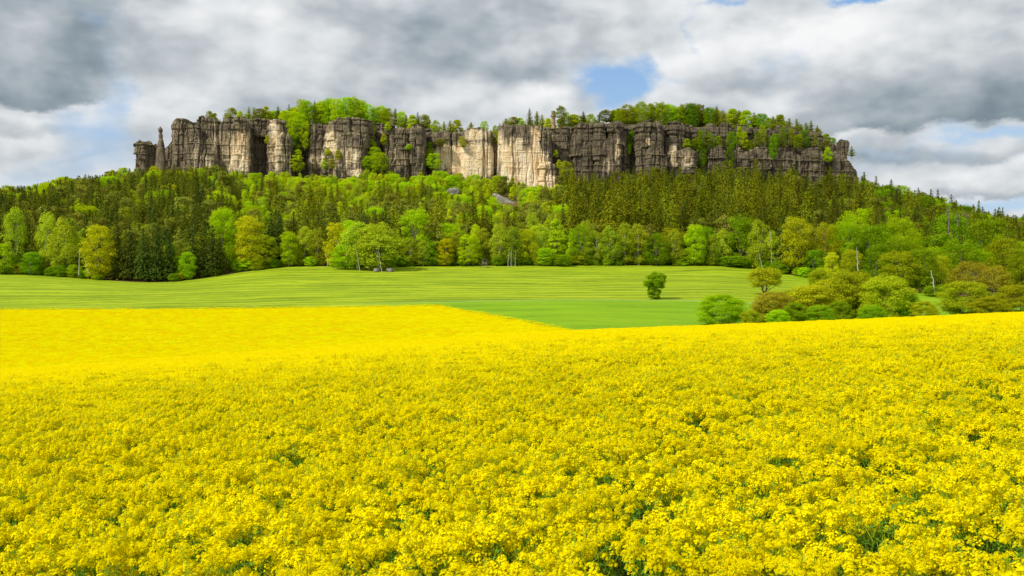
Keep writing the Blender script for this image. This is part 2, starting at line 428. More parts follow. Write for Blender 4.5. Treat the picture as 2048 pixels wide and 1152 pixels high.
def mat_soil():
    m, n, out = new_mat('field_soil')
    g = n.new('ShaderNodeNewGeometry')
    nz = n.noise(g.outputs['Position'], 3.0, 5, 0.6)
    col = n.ramp(nz, [(0.35, (0.020, 0.034, 0.008)), (0.6, (0.035, 0.060, 0.010)), (0.75, (0.05, 0.045, 0.02))])
    n.l.new(principled(n, col, 0.95, 0.05), out.inputs['Surface'])
    return m
def mat_meadow():
    m, n, out = new_mat('meadow_grass')
    g = n.new('ShaderNodeNewGeometry')
    pos = g.outputs['Position']
    s = n.new('ShaderNodeSeparateXYZ'); n.l.new(pos, s.inputs[0])
    X, Y = s.outputs[0], s.outputs[1]
    big = n.noise(n.scale(pos, (1, 1, 0)), 0.012, 3, 0.5)
    # drilling and mowing bands follow the slope in long curves
    bend = n.math('MULTIPLY', n.math('SINE', n.math('ADD', n.math('MULTIPLY', X, 0.022), 0.6)), 9.0)
    wav = n.math('ADD', n.math('ADD', Y, bend), n.math('ADD', n.math('MULTIPLY', big, 40.0), n.math('MULTIPLY', X, -0.05)))
    wav = n.math('ADD', wav, n.math('MULTIPLY', n.noise(n.scale(pos, (0.04, 0.12, 0)), 1.0, 4, 0.6), 9.0))
    s1 = n.math('SINE', n.math('MULTIPLY', wav, 2 * math.pi / 8.6))
    s2 = n.math('SINE', n.math('MULTIPLY', wav, 2 * math.pi / 3.4))
    bn = n.smooth(n.noise(n.scale(pos, (0.35, 1, 0)), 0.05, 3, 0.6), 0.30, 0.68)
    band = n.math('ADD', n.math('MULTIPLY', s1, n.math('ADD', 0.04, n.math('MULTIPLY', bn, 0.20))), n.math('MULTIPLY', s2, n.math('SUBTRACT', 0.14, n.math('MULTIPLY', bn, 0.08))))
    # the lower strip on the right is a different, greener sward
    lim = n.math('ADD', 263.0, n.math('ADD', n.math('MULTIPLY', X, 0.03), n.math('MULTIPLY', n.math('SUBTRACT', n.noise(n.scale(pos, (1, 1, 0)), 0.08, 4, 0.6), 0.5), 7.0)))
    lowm = n.math('MULTIPLY', n.smooth(n.math('SUBTRACT', lim, Y), -1.5, 1.5), n.smooth(X, -28.0, -14.0))
    band = n.math('MULTIPLY', band, n.math('SUBTRACT', 1.0, n.math('MULTIPLY', lowm, 0.75)))
    fine = n.noise(n.scale(pos, (0.25, 1, 0)), 1.6, 6, 0.7)
    patch = n.noise(n.scale(pos, (0.5, 1.2, 0)), 0.06, 4, 0.6)
    f = n.math('ADD', n.math('ADD', 0.42, band), n.math('ADD', n.math('MULTIPLY', n.math('SUBTRACT', fine, 0.5), 1.15), n.math('MULTIPLY', n.math('SUBTRACT', patch, 0.5), 1.1)))
    up = n.ramp(f, [(0.0, (0.100, 0.155, 0.004)), (0.35, (0.205, 0.290, 0.005)), (0.65, (0.295, 0.380, 0.008)), (1.0, (0.40, 0.45, 0.04))])
    lowc = n.ramp(f, [(0.0, (0.085, 0.185, 0.003)), (0.4, (0.170, 0.315, 0.003)), (0.75, (0.245, 0.380, 0.004)), (1.0, (0.34, 0.42, 0.010))])
    right = n.smooth(X, 95.0, 120.0)
    lowm = n.math('MAXIMUM', lowm, n.math('MULTIPLY', right, 0.8))
    col = n.mix(lowm, up, lowc)
    # pale bluish line where the two swards meet, and bare reddish spots
    seam = n.math('SUBTRACT', 1.0, n.smooth(n.math('ABSOLUTE', n.math('SUBTRACT', n.math('SUBTRACT', lim, Y), -2.0)), 0.5, 3.5))
    col = n.mix(n.math('MULTIPLY', seam, n.math('MULTIPLY', n.smooth(X, -60.0, -10.0), 0.55)), col, (0.14, 0.33, 0.08))
    bare = n.math('MULTIPLY', n.smooth(n.noise(n.scale(pos, (0.12, 0.7, 0)), 0.28, 5, 0.65), 0.64, 0.74), 0.75)
    col = n.mix(bare, col, (0.21, 0.17, 0.055))
    tuft = n.smooth(n.noise(n.scale(pos, (0.3, 1, 0)), 0.9, 5, 0.7), 0.60, 0.72)
    col = n.mix(n.math('MULTIPLY', tuft, 0.45), col, (0.075, 0.14, 0.008))
    # paired wheel tracks
    for off, sl in ((318.0, 0.10), (352.0, -0.16), (246.0, 0.30)):
        dist = n.math('ADD', n.math('SUBTRACT', n.math('SUBTRACT', Y, off), n.math('MULTIPLY', X, sl)), n.math('MULTIPLY', n.math('SINE', n.math('MULTIPLY', X, 0.03)), 4.0))
        pair = n.math('ABSOLUTE', n.math('SUBTRACT', n.math('ABSOLUTE', dist), 1.0))
        tr_ = n.math('MULTIPLY', n.math('SUBTRACT', 1.0, n.smooth(pair, 0.2, 0.55)), n.math('MULTIPLY', n.smooth(patch, 0.35, 0.6), 0.55))
        col = n.mix(tr_, col, (0.085, 0.125, 0.010))
    h = n.math('ADD', n.math('MULTIPLY', fine, 1.0), n.math('MULTIPLY', band, 0.25))
    n.l.new(principled(n, col, 0.9, 0.1, bump(n, h, 0.5, 0.35)), out.inputs['Surface'])
    return m
def mat_hill():
    m, n, out = new_mat('forest_floor')
    g = n.new('ShaderNodeNewGeometry')
    pos = g.outputs['Position']
    nz = n.noise(pos, 0.35, 6, 0.65); n2 = n.noise(pos, 0.05, 3, 0.5)
    f = n.math('ADD', n.math('MULTIPLY', nz, 0.7), n.math('MULTIPLY', n2, 0.3))
    col = n.ramp(f, [(0.34, (0.040, 0.030, 0.014)), (0.48, (0.16, 0.095, 0.045)), (0.56, (0.11, 0.11, 0.02)), (0.68, (0.10, 0.16, 0.016))])
    n.l.new(principled(n, col, 0.95, 0.05, bump(n, nz, 0.6, 0.5)), out.inputs['Surface'])
    return m
tag(link('field_ground', sub_mesh('field_ground', qz == 0, [mat_soil()])), 'dark soil under the flowering rapeseed field', 'ground', kind='structure')
tag(link('meadow', sub_mesh('meadow', qz == 1, [mat_meadow()])), 'striped green meadow between the yellow field and the forest', 'meadow', kind='structure')
tag(link('hill', sub_mesh('hill', qz == 2, [mat_hill()])), 'wooded hillside rising from the meadow to the cliff', 'hill', kind='structure')

# ------------------------------------------------------------------ sandstone cliff
# where the stone is fresh and pale, in photograph columns and rows of the wall (px, row, half width, half height, amount)
PALE = [(445, 300, 22, 40, 0.6), (478, 305, 26, 50, 0.9), (470, 270, 40, 14, 0.35), (550, 285, 14, 50, 0.85), (560, 320, 16, 24, 0.7), (392, 300, 16, 40, 0.45), (410, 330, 20, 30, 0.5),
        (664, 285, 16, 26, 0.95), (640, 322, 28, 16, 0.7), (700, 315, 22, 22, 0.8), (712, 345, 22, 10, 1.0), (675, 330, 14, 30, 0.6), (620, 300, 10, 30, 0.3),
        (905, 308, 34, 18, 1.0), (950, 320, 44, 34, 1.25), (955, 268, 26, 14, 0.75), (930, 335, 40, 18, 1.0), (880, 320, 14, 20, 1.0),
        (1025, 330, 26, 50, 1.0), (1060, 345, 40, 44, 1.25), (1070, 280, 10, 30, 0.7), (1030, 290, 24, 20, 0.55), (1090, 365, 26, 14, 1.0), (1000, 300, 10, 40, 0.6),
        (800, 310, 26, 20, 0.25), (1297, 285, 5, 9, 0.9), (1235, 300, 4, 26, 0.9), (1248, 300, 3, 26, 0.5), (1345, 312, 7, 24, 0.95), (1372, 320, 16, 22, 0.5), (1215, 330, 20, 18, 0.35),
        (1560, 320, 34, 16, 0.30), (1640, 315, 20, 20, 0.15), (1480, 300, 60, 6, 0.25), (1150, 320, 40, 20, 0.15), (770, 255, 30, 6, 0.2)]
LAYZ = []
_z = 20.0
_r = np.random.default_rng(3)
while _z < 190:
    LAYZ.append(_z); _z += _r.choice([0.9, 1.3, 2.0, 2.8, 4.2, 5.5], p=[.16, .22, .22, .2, .12, .08])
LAYZ = np.array(LAYZ); LAYO = _r.uniform(-1, 1, len(LAYZ)); LAYN = _r.uniform(0.25, 1.0, len(LAYZ)) ** 2

def rock_surface(P, N, seed, strata=1.0, rough=1.0, cracks=(), cx=0.0, clefts=1.0, ztop=None):
    """push points P outward along N the way weathered bedded sandstone stands out"""
    zz = P[:, 2] + 0.025 * P[:, 0] + 0.5 * fbm(P / 14.0, 40, 2) + 0.15 * fbm(P / 2.5, 44, 2)
    i = np.clip(np.searchsorted(LAYZ, zz) - 1, 0, len(LAYZ) - 2)
    d0 = zz - LAYZ[i]; d1 = LAYZ[i + 1] - zz
    edge = np.minimum(d0, d1)
    near = np.where(d0 < d1, LAYN[i], LAYN[i + 1])
    lat = 0.5 + 0.5 * fbm(P * np.array([1 / 9, 1 / 9, 1 / 30]), seed + 9, 2)
    lay = LAYO[i] * 0.75 * (0.35 + lat)
    rnd = np.clip(edge / 0.38, 0, 1)
    head = np.ones(len(P)) if ztop is None else 0.65 + 0.85 * np.clip((zz - (ztop - 20)) / 12, 0, 1)
    # every bed is broken into blocks of its own
    bw = 2.2 + 3.0 * hash3(i, i * 0, i * 0, seed + 21)
    bi = np.floor((P[:, 0] + 0.8 * P[:, 1]) / bw + 13.0 * hash3(i, i * 0, i * 0, 22) + 0.25 * vnoise(P / 1.2, seed + 23)).astype(int)
    blk = hash3(i, bi, bi * 0, seed + 24) * 2 - 1
    d = strata * head * (lay * rnd - near * (1.0 - rnd) * 0.85 * (0.15 + lat) + 0.42 * blk * rnd)
    q = P * np.array([1, 1, 0.55])
    d = d + rough * (1.0 * fbm(q / 6.5, seed + 1, 3) + 0.36 * fbm(P / 1.5, seed + 2, 3))
    # pillars between the joints stand at different depths
    pw = (P[:, 0] + 0.6 * P[:, 1]) / 5.2 + 0.30 * vnoise(np.stack([P[:, 0] / 8, P[:, 1] / 8, P[:, 2] / 16], 1), seed + 31)
    pi_ = np.floor(pw).astype(int); pf = pw - pi_
    seg = np.floor(P[:, 2] / 17.0 + hash3(pi_, pi_ * 0, pi_ * 0, seed + 33) * 3).astype(int)
    d = d + clefts * (1.1 * (hash3(pi_, seg, pi_ * 0, seed + 32) * 2 - 1) - 0.7 * np.clip(1 - np.minimum(pf, 1 - pf) / 0.055, 0, 1))
    # long vertical joints open the face into columns
    vq = np.stack([P[:, 0] / 4.6 + 0.45 * vnoise(P / 7.0, seed + 5), P[:, 1] / 4.6, P[:, 2] / 40.0], 1)
    v = 1 - np.abs(vnoise(vq, seed + 6)) * 6.0
    d = d - clefts * 1.3 * np.clip(v, 0, 1) ** 1.5 * np.clip(0.1 + 1.2 * lat, 0, 1.2)
    cell = np.zeros(len(P), int)
    for k, (xc, wdt, dep) in enumerate(cracks):
        xx = P[:, 0] - cx - xc - 0.7 * vnoise(np.stack([P[:, 2] / 6.0, np.full(len(P), k * 3.3), np.zeros(len(P))], 1), seed + 7)
        d = d - dep * np.exp(-(xx / wdt) ** 2)
        cell = cell + (xx > 0)
    if len(cracks):
        off = np.random.default_rng(seed).uniform(-0.9, 0.9, len(cracks) + 1)
        d = d + off[cell]
    return P + N * d[:, None]

def pale_of(V):
    px = 1024 + F * V[:, 0] / V[:, 1]; row = HR - (V[:, 2] - EYE) / V[:, 1] * F
    s = np.stack([V[:, 0] / 2.2, V[:, 1] / 2.2, V[:, 2] / 16], 1)
    px = px + 7 * fbm(V / 4.0, 61, 3); row = row + 6 * fbm(V / 4.0, 67, 3)
    a = np.zeros(len(V))
    for p, r, sx, sy, am in PALE:
        am = am * (0.72 if p < 740 else 1.0)
        a = np.maximum(a, am * np.exp(-(((px - p) / sx) ** 4 + ((row - r) / sy) ** 4)))
    return np.clip(a + 0.45 * fbm(s, 71, 4) * (0.35 + a), 0, 1.2)

def mat_rock():
    m, n, out = new_mat('weathered_sandstone')
    tcx = n.new('ShaderNodeTexCoord'); g = n.new('ShaderNodeNewGeometry')
    pos = g.outputs['Position']
    at_ = n.new('ShaderNodeAttribute'); at_.attribute_name = 'pale'
    streak = n.noise(n.scale(pos, (1, 1, 0.10)), 0.75, 6, 0.65)
    blotch = n.noise(pos, 0.22, 6, 0.6)
    fine = n.noise(n.scale(pos, (1, 1, 1.6)), 1.5, 6, 0.7)
    f = n.math('ADD', n.math('MULTIPLY', streak, 0.45), n.math('ADD', n.math('MULTIPLY', blotch, 0.35), n.math('MULTIPLY', fine, 0.20)))
    base = n.ramp(f, [(0.36, (0.048, 0.039, 0.029)), (0.46, (0.115, 0.092, 0.064)), (0.54, (0.200, 0.160, 0.105)), (0.62, (0.290, 0.228, 0.142)), (0.72, (0.42, 0.32, 0.18))])
    tone = n.noise(n.scale(pos, (1, 1, 0.5)), 0.16, 4, 0.6)
    fresh = n.ramp(n.math('ADD', n.math('MULTIPLY', tone, 0.6), n.math('MULTIPLY', streak, 0.4)), [(0.35, (0.60, 0.40, 0.19)), (0.47, (0.70, 0.54, 0.33)), (0.60, (0.80, 0.68, 0.48)), (0.75, (0.76, 0.65, 0.48))])
    k = n.math('ADD', at_.outputs['Fac'], n.math('MULTIPLY', n.math('SUBTRACT', streak, 0.5), 0.9))
    col = n.mix(n.smooth(k, 0.18, 0.72), base, fresh)
    # lichen and grass on the ledges and heads
    s = n.new('ShaderNodeSeparateXYZ'); n.l.new(g.outputs['Normal'], s.inputs[0])
    led = n.math('MULTIPLY', n.smooth(s.outputs[2], 0.35, 0.75), n.smooth(n.noise(pos, 0.3, 4, 0.6), 0.42, 0.58))
    col = n.mix(n.math('MULTIPLY', led, 0.75), col, (0.14, 0.15, 0.035))
    lich = n.smooth(n.noise(pos, 0.5, 5, 0.7), 0.60, 0.74)
    col = n.mix(n.math('MULTIPLY', lich, 0.25), col, (0.22, 0.21, 0.12))
    h = n.math('ADD', n.math('MULTIPLY', fine, 0.6), n.math('MULTIPLY', n.noise(n.scale(pos, (0.7, 0.7, 2.2)), 0.6, 6, 0.65), 0.8))
    n.l.new(principled(n, col, 0.92, 0.08, bump(n, h, 0.9, 0.7)), out.inputs['Surface'])
    return m
ROCK = mat_rock()

def grid_faces(nz, ns, closed=True):
    vid = np.arange(nz * ns).reshape(nz, ns)
    if closed:
        nx = np.roll(vid, -1, 1)
        return np.stack([vid[:-1], nx[:-1], nx[1:], vid[1:]], -1).reshape(-1, 4)
    return np.stack([vid[:-1, :-1], vid[:-1, 1:], vid[1:, 1:], vid[1:, :-1]], -1).reshape(-1, 4)

def rock_column(px0, px1, top, base, y, depth, seed, n=4.0, lean=0.0, tl=0.0, cracks=None, strata=1.0, rough=1.0, step=0.44, topw=0.90, clefts=1.0, prof=None, slump_k=1.0):
    """one buttress: a rounded block with the photograph's width, top and base, its face at depth y. tl tilts the top to the right (rows over the width)"""
    a = (px1 - px0) / 2 / F * y; cx = at((px0 + px1) / 2, y)
    zt, zb = zrow(top, y), zrow(base, y) - 4.0
    th = np.linspace(0, 2 * np.pi, 1200, endpoint=False)
    ex = a * np.sign(np.cos(th)) * np.abs(np.cos(th)) ** (2 / n); ey = depth * np.sign(np.sin(th)) * np.abs(np.sin(th)) ** (2 / n)
    L = np.concatenate([[0], np.cumsum(np.hypot(np.diff(np.append(ex, ex[0])), np.diff(np.append(ey, ey[0]))))])
    ns = max(24, int(L[-1] / step))
    s = np.linspace(0, L[-1], ns, endpoint=False)
    ux = np.interp(s, L, np.append(ex, ex[0])); uy = np.interp(s, L, np.append(ey, ey[0]))
    nx_ = np.sign(ux) * np.abs(ux / a) ** (n - 1) / a; ny_ = np.sign(uy) * np.abs(uy / depth) ** (n - 1) / depth
    ln = np.hypot(nx_, ny_); nx_, ny_ = nx_ / ln, ny_ / ln
    nz = max(8, int((zt - zb) / step))
    u = np.linspace(0, 1, nz)
    Z = zb + (zt - zb) * u[:, None]
    dome = (1 - 0.0 * ux)[None, :]
    tt = np.clip((u - 0.86) / 0.14, 0, 1)[:, None]
    sc = 1.03 - 0.05 * u[:, None] - (1 - topw) * tt ** 2.5
    if prof is not None:
        sc = np.interp(HR - (Z[:, 0] - EYE) / y * F, *prof)[:, None]
    X = ux[None, :] * sc + lean * (u[:, None] - 0.0) ; Yv = uy[None, :] * sc
    rs = np.random.default_rng(seed + 55)
    slump = -(rs.uniform(0.5, 4.0) * np.clip(ux / a, 0, 1) ** 3 + rs.uniform(0.5, 4.0) * np.clip(-ux / a, 0, 1) ** 3) * min(1.0, a / 6) * slump_k
    Zv = Z + (tl * -(ux / a) / F * y)[None, :] * u[:, None] ** 2 + slump[None, :] * np.clip((u - 0.5) / 0.5, 0, 1)[:, None] ** 2 + 0 * X
    bt = np.floor((ux + 0.5 * uy) / 3.4 + 0.2 * np.sin(ux)).astype(int)
    topn = slump_k * (1.0 * fbm(np.stack([ux / 3, uy / 3, np.full(ns, seed * 1.7)], 1), seed, 3) + 1.5 * (hash3(bt, bt * 0, bt * 0, seed + 3) - 0.6))
    Zv = Zv + topn[None, :] * np.clip((u - 0.7) / 0.3, 0, 1)[:, None]
    V = np.stack([X + cx, Yv + y + depth, Zv], -1).reshape(-1, 3)
    Nn = np.stack([np.repeat(nx_[None], nz, 0), np.repeat(ny_[None], nz, 0), np.zeros((nz, ns))], -1).reshape(-1, 3)
    if cracks is None:
        rr = np.random.default_rng(seed + 100)
        k = int(a * 2 / 6.5)
        cracks = [(rr.uniform(-a * 0.85, a * 0.85), rr.uniform(0.25, 0.5), rr.uniform(0.6, 1.8)) for _ in range(k)]
        cracks.sort()
    V = rock_surface(V, Nn, seed, strata, rough, cracks, cx, clefts, zt)
    F1 = [grid_faces(nz, ns)]
    # the head: rings drawn in over the top
    last = V[-ns:]; ctr = last.mean(0); off = len(V); prev = np.arange(len(V) - ns, len(V)); parts = [V]
    for kk, r in enumerate((0.9, 0.75, 0.5, 0.25)):
        ring = ctr + (last - ctr) * np.array([r, r, 1.0]); ring[:, 2] = last[:, 2] * r + ctr[2] * (1 - r) + (1 - r) * 0.8 + 0.5 * fbm(ring / 3, seed + 30, 2)
        idx = np.arange(off, off + ns)
        F1.append(np.stack([prev, np.roll(prev, -1), np.roll(idx, -1), idx], -1)); parts.append(ring); prev = idx; off += ns
    V = np.vstack(parts + [ctr[None] + np.array([[0, 0, 0.9]])])
    F1.append(np.stack([prev, np.roll(prev, -1), np.full(ns, off)], -1))
    return V, F1
def rock_mesh(name, V, Fs):
    return mesh_np(name, V, Fs, [ROCK], False, attrs={'pale': pale_of(V)})

# the plateau itself: a long block behind the buttresses
TOP_PX = [320, 345, 380, 500, 570, 620, 740, 860, 990, 1000, 1100, 1200, 1270, 1400, 1540, 1620, 1660, 1690, 1712]
TOP_ROW = [318, 280, 244, 242, 250, 248, 250, 266, 262, 253, 258, 249, 249, 254, 260, 268, 282, 318, 345]
def plateau_z(px, y):
    r = pchip(TOP_PX, TOP_ROW, np.atleast_1d(np.asarray(px, float)))
    return zrow(r, 716.0) + np.clip((np.asarray(y, float) - 716) / 40, 0, 1) * 3.0
def plateau_mesh():
    pxs = np.arange(322, 1711, 1.6)
    ys = np.concatenate([[716.0, 717.5, 719], np.arange(722, 850, 8.0)])
    PX, YY = np.meshgrid(pxs, ys)
    rcess = 3.0 * fbm(np.stack([PX[0] / 22, 0 * PX[0], 0 * PX[0]], 1), 12, 2)
    Xg = (PX - 1024) / F * 716.0
    Zg = plateau_z(PX.ravel(), YY.ravel()).reshape(PX.shape) + 0.6 * fbm(np.stack([Xg.ravel() / 6, YY.ravel() / 6, 0 * Xg.ravel()], 1), 15, 3).reshape(PX.shape)
    Zg[-1] -= 30
    nzw = 60
    u = np.linspace(0, 1, nzw)[:, None]
    zb = zrow(405, 716.0)
    Wz = zb + (Zg[0][None] - 0.4 - zb) * u
    Wx = np.repeat(Xg[0][None], nzw, 0); Wy = np.full_like(Wx, 715.0) + rcess[None]
    V0 = np.stack([Wx, Wy, Wz], -1).reshape(-1, 3)
    V0 = rock_surface(V0, np.tile([0, -1.0, 0], (len(V0), 1)), 77, 1.0, 1.0)
    V1 = np.stack([Xg, YY + rcess[None] * (YY < 730), Zg], -1).reshape(-1, 3)
    n0 = len(pxs)
    f0 = grid_faces(nzw, n0, False); f1 = grid_faces(len(ys), n0, False) + len(V0)
    j = np.arange(n0 - 1); aa = (nzw - 1) * n0
    f2 = np.stack([aa + j, aa + j + 1, len(V0) + j + 1, len(V0) + j], -1)
    return np.vstack([V0, V1]), [f0, f1, f2]
Vp, Fp = plateau_mesh()
cliff = tag(link('cliff', rock_mesh('cliff', Vp, Fp)), 'long weathered sandstone table cliff standing above the forest', 'cliff', kind='structure')

# px0, px1, top row, base row, face depth, half depth, options
BUTT_DEPTH = 1.35
BUTT = [
    (325, 352, 288, 365, 705, 6, dict(tl=-5, topw=0.85, slump_k=0.5)), (343, 382, 236, 365, 701, 7, dict(slump_k=0.4, topw=0.84)), (362, 404, 250, 365, 698, 6, dict(topw=0.9)),
    (380, 434, 232, 368, 700, 8, dict(topw=0.93)), (400, 432, 275, 368, 697, 5, dict(topw=0.7, strata=0.7)), (434, 470, 236, 372, 700, 8, dict()), (462, 499, 231, 372, 698, 8, dict(strata=0.8, n=4.5)),
    (497, 534, 236, 372, 712, 5, dict(topw=1.0)), (492, 540, 236, 262, 708, 6, dict(topw=0.85)), (531, 566, 237, 372, 700, 9, dict(strata=0.8)), (548, 580, 262, 372, 697, 7, dict(topw=0.6)), (556, 578, 239, 300, 703, 6, dict()),
    (580, 617, 270, 372, 713, 5, dict()), (614, 648, 244, 374, 704, 8, dict()), (640, 668, 262, 374, 699, 8, dict(topw=0.8, strata=0.8)),
    (648, 738, 235, 376, 697, 14, dict(n=4.6, tl=-3)), (676, 732, 258, 376, 694, 10, dict(topw=0.75, strata=0.9)), (734, 766, 245, 374, 709, 7, dict()),
    (764, 792, 247, 376, 701, 9, dict()), (786, 822, 252, 376, 699, 9, dict()), (816, 847, 246, 376, 696, 11, dict(n=4.4, tl=-2)), (845, 866, 256, 374, 711, 6, dict()),
    (858, 930, 262, 380, 707, 8, dict(n=5, strata=0.55, rough=0.7, clefts=0.6)), (922, 989, 255, 382, 702, 10, dict(n=6, strata=0.42, rough=0.6, clefts=0.35, topw=0.97)),
    (984, 1002, 288, 385, 711, 5, dict(strata=0.5)), (996, 1082, 249, 392, 698, 14, dict(n=6, strata=0.42, rough=0.6, clefts=0.5, topw=0.97)), (1072, 1110, 250, 392, 699, 12, dict(n=4, lean=-3.0, strata=0.8, topw=0.8)),
    (1086, 1124, 318, 396, 697, 8, dict(topw=0.55, lean=-3.5)),
    (1104, 1152, 253, 388, 710, 8, dict(tl=-3)), (1146, 1192, 243, 388, 706, 8, dict()), (1186, 1218, 243, 388, 703, 8, dict()), (1212, 1246, 241, 388, 701, 9, dict(n=4.4)), (1238, 1262, 252, 388, 708, 7, dict()),
    (1256, 1278, 290, 388, 712, 4, dict()), (1272, 1333, 239, 388, 698, 13, dict(n=3.0, topw=0.88)), (1288, 1336, 292, 390, 695, 9, dict(topw=0.8)),
    (1330, 1369, 242, 388, 705, 9, dict()), (1336, 1392, 296, 388, 701, 9, dict(topw=0.92)), (1366, 1398, 249, 300, 712, 6, dict()),
    (1396, 1420, 300, 388, 711, 6, dict()), (1412, 1434, 247, 300, 714, 5, dict()), (1416, 1454, 291, 388, 702, 8, dict()), (1436, 1466, 246, 310, 710, 7, dict()), (1450, 1468, 300, 388, 710, 5, dict()),
    (1464, 1499, 297, 388, 702, 9, dict()), (1468, 1504, 249, 300, 715, 5, dict()), (1500, 1542, 293, 388, 701, 9, dict()), (1502, 1520, 255, 305, 714, 4, dict()), (1540, 1606, 301, 388, 703, 9, dict()),
    (1544, 1596, 252, 310, 712, 7, dict(tl=3)), (1602, 1650, 296, 388, 702, 9, dict()), (1606, 1652, 264, 312, 713, 6, dict(tl=6)), (1644, 1676, 307, 386, 708, 7, dict(tl=4)),
]
for k, (p0, p1, t, b, y, dp, kw) in enumerate(BUTT):
    if p0 > 1330 and y < 708: p0, p1 = p0 - 3, p1 + 4
    V, Fs = rock_column(p0, p1, t, b, 706 + (y - 706) * BUTT_DEPTH, dp + 3, 200 + 13 * k, **kw)
    link('buttress', rock_mesh('buttress', V, Fs), cliff)

def rock_thing(name, label, args, kw, seed, cat, group=None):
    V, Fs = rock_column(*args, seed, **kw)
    b = V.min(0); c = np.array([(V[:, 0].min() + V[:, 0].max()) / 2, (V[:, 1].min() + V[:, 1].max()) / 2, b[2]])
    me = mesh_np(name, V - c, Fs, [ROCK], False, attrs={'pale': pale_of(V)})
    return tag(link(name, me, None, tuple(c)), label, cat, group)
# free standing rocks at both ends of the cliff
rock_thing('rock_tower', 'dark squat rock tower standing alone at the far left end of the cliff', (267, 291, 281, 372, 704, 4.2), dict(topw=0.8, step=0.35, prof=([278, 284, 289, 296, 330, 372], [0.78, 1.0, 0.86, 0.88, 1.0, 1.1])), 901, 'rock', 'free standing rock towers beside the cliff')
rock_thing('rock_tower', 'lower rounded rock tower between the squat left tower and the thin needle', (287, 305, 281, 372, 707, 3.4), dict(topw=0.7, step=0.35, prof=([278, 286, 294, 300, 372], [0.6, 0.95, 0.75, 0.9, 1.2])), 913, 'rock', 'free standing rock towers beside the cliff')
rock_thing('rock_tower', 'small shadowed rock shoulder just left of the needle', (300, 314, 287, 372, 708, 3.0), dict(topw=0.6, step=0.35), 917, 'rock', 'free standing rock towers beside the cliff')
rock_thing('rock_needle', 'tall thin rock needle with a round head left of the main cliff', (306, 334, 253, 372, 702, 4.6),
           dict(slump_k=0.0, n=2.6, step=0.22, topw=1.0, lean=-1.3, strata=0.28, rough=0.26, clefts=0.1, cracks=[],
                prof=([252.5, 254, 257, 260, 262.5, 264.5, 268, 272, 275.5, 279, 284, 292, 302, 312, 325, 345, 372], [0.12, 0.26, 0.36, 0.35, 0.26, 0.21, 0.32, 0.33, 0.27, 0.36, 0.44, 0.50, 0.60, 0.68, 0.78, 0.95, 1.1])), 921, 'rock')
rock_thing('rock_tower', 'square rock stack standing on the right end of the cliff', (1676, 1698, 277, 330, 706, 4.0), dict(n=5, topw=0.95, step=0.35, tl=1), 931, 'rock', 'free standing rock towers beside the cliff')
rock_thing('rock_shoulder', 'smooth dark rock shoulder sloping down at the right end of the cliff', (1662, 1724, 312, 400, 702, 8.0), dict(n=3.4, topw=0.55, tl=16, strata=0.5, step=0.45, lean=-1.5), 937, 'rock')

def boulder(name, label, c, size, rz, tilt, seed, group=None, nlat=26, nlon=40, sq=3.0, col=None):
    la = np.linspace(-np.pi / 2, np.pi / 2, nlat); lo = np.linspace(0, 2 * np.pi, nlon, endpoint=False)
    A, O = np.meshgrid(la, lo, indexing='ij')
    D = np.stack([np.cos(A) * np.cos(O), np.cos(A) * np.sin(O), np.sin(A)], -1).reshape(-1, 3)
    nrm = (np.abs(D) ** sq).sum(1) ** (1 / sq)
    V = D / nrm[:, None] * np.array(size)
    V = V * (1 + 0.20 * fbm(V / max(size) * 1.6, seed, 3) + 0.07 * fbm(V / max(size) * 6, seed + 3, 2))[:, None]
    me = mesh_np(name, V, [grid_faces(nlat, nlon)], [col or ROCK], True, attrs={'pale': np.full(len(V), 0.12)})
    o = link(name, me, None, c); o.rotation_euler = (0, R(tilt), R(rz))
    return tag(o, label, 'boulder', group)
def mat_boulder():
    m, n, out = new_mat('grey_boulder_stone')
    g = n.new('ShaderNodeNewGeometry')
    nz = n.noise(g.outputs['Position'], 0.9, 7, 0.65)
    col = n.ramp(nz, [(0.32, (0.07, 0.065, 0.05)), (0.48, (0.20, 0.185, 0.155)), (0.68, (0.38, 0.355, 0.30))])
    n.l.new(principled(n, col, 0.9, 0.1, bump(n, nz, 0.8, 0.5)), out.inputs['Surface'])
    return m
BOULD = mat_boulder()
BY = 625.0
boulder('boulder', 'long grey slab of fallen rock lying tilted in the trees below the pale wall', (at(1009, BY), BY, zrow(401, BY) - 1.5), (9.6, 4.0, 3.0), -8, 27, 5, 'fallen boulders among the trees', col=BOULD, sq=4)
boulder('boulder', 'blocky grey boulder poking out of bright trees left of the long slab', (at(907, BY), BY, zrow(384, BY) - 1.6), (4.0, 3.4, 4.0), 20, -8, 9, 'fallen boulders among the trees', col=BOULD, sq=4)
for px, row, sz, seed, lab in ((753, 544, (1.25, 1.1, 0.95), 21, 'pale round boulder at the foot of the birch clump in the meadow'), (780, 543, (1.9, 1.3, 1.05), 25, 'darker wide boulder right of the birch trunk at the meadow edge')):
    y = 379.0
    boulder('boulder', lab, (at(px, y), y, g1(at(px, y), y) + 0.35), sz, seed * 3, 6, seed, 'boulders under the birch clump', col=BOULD)

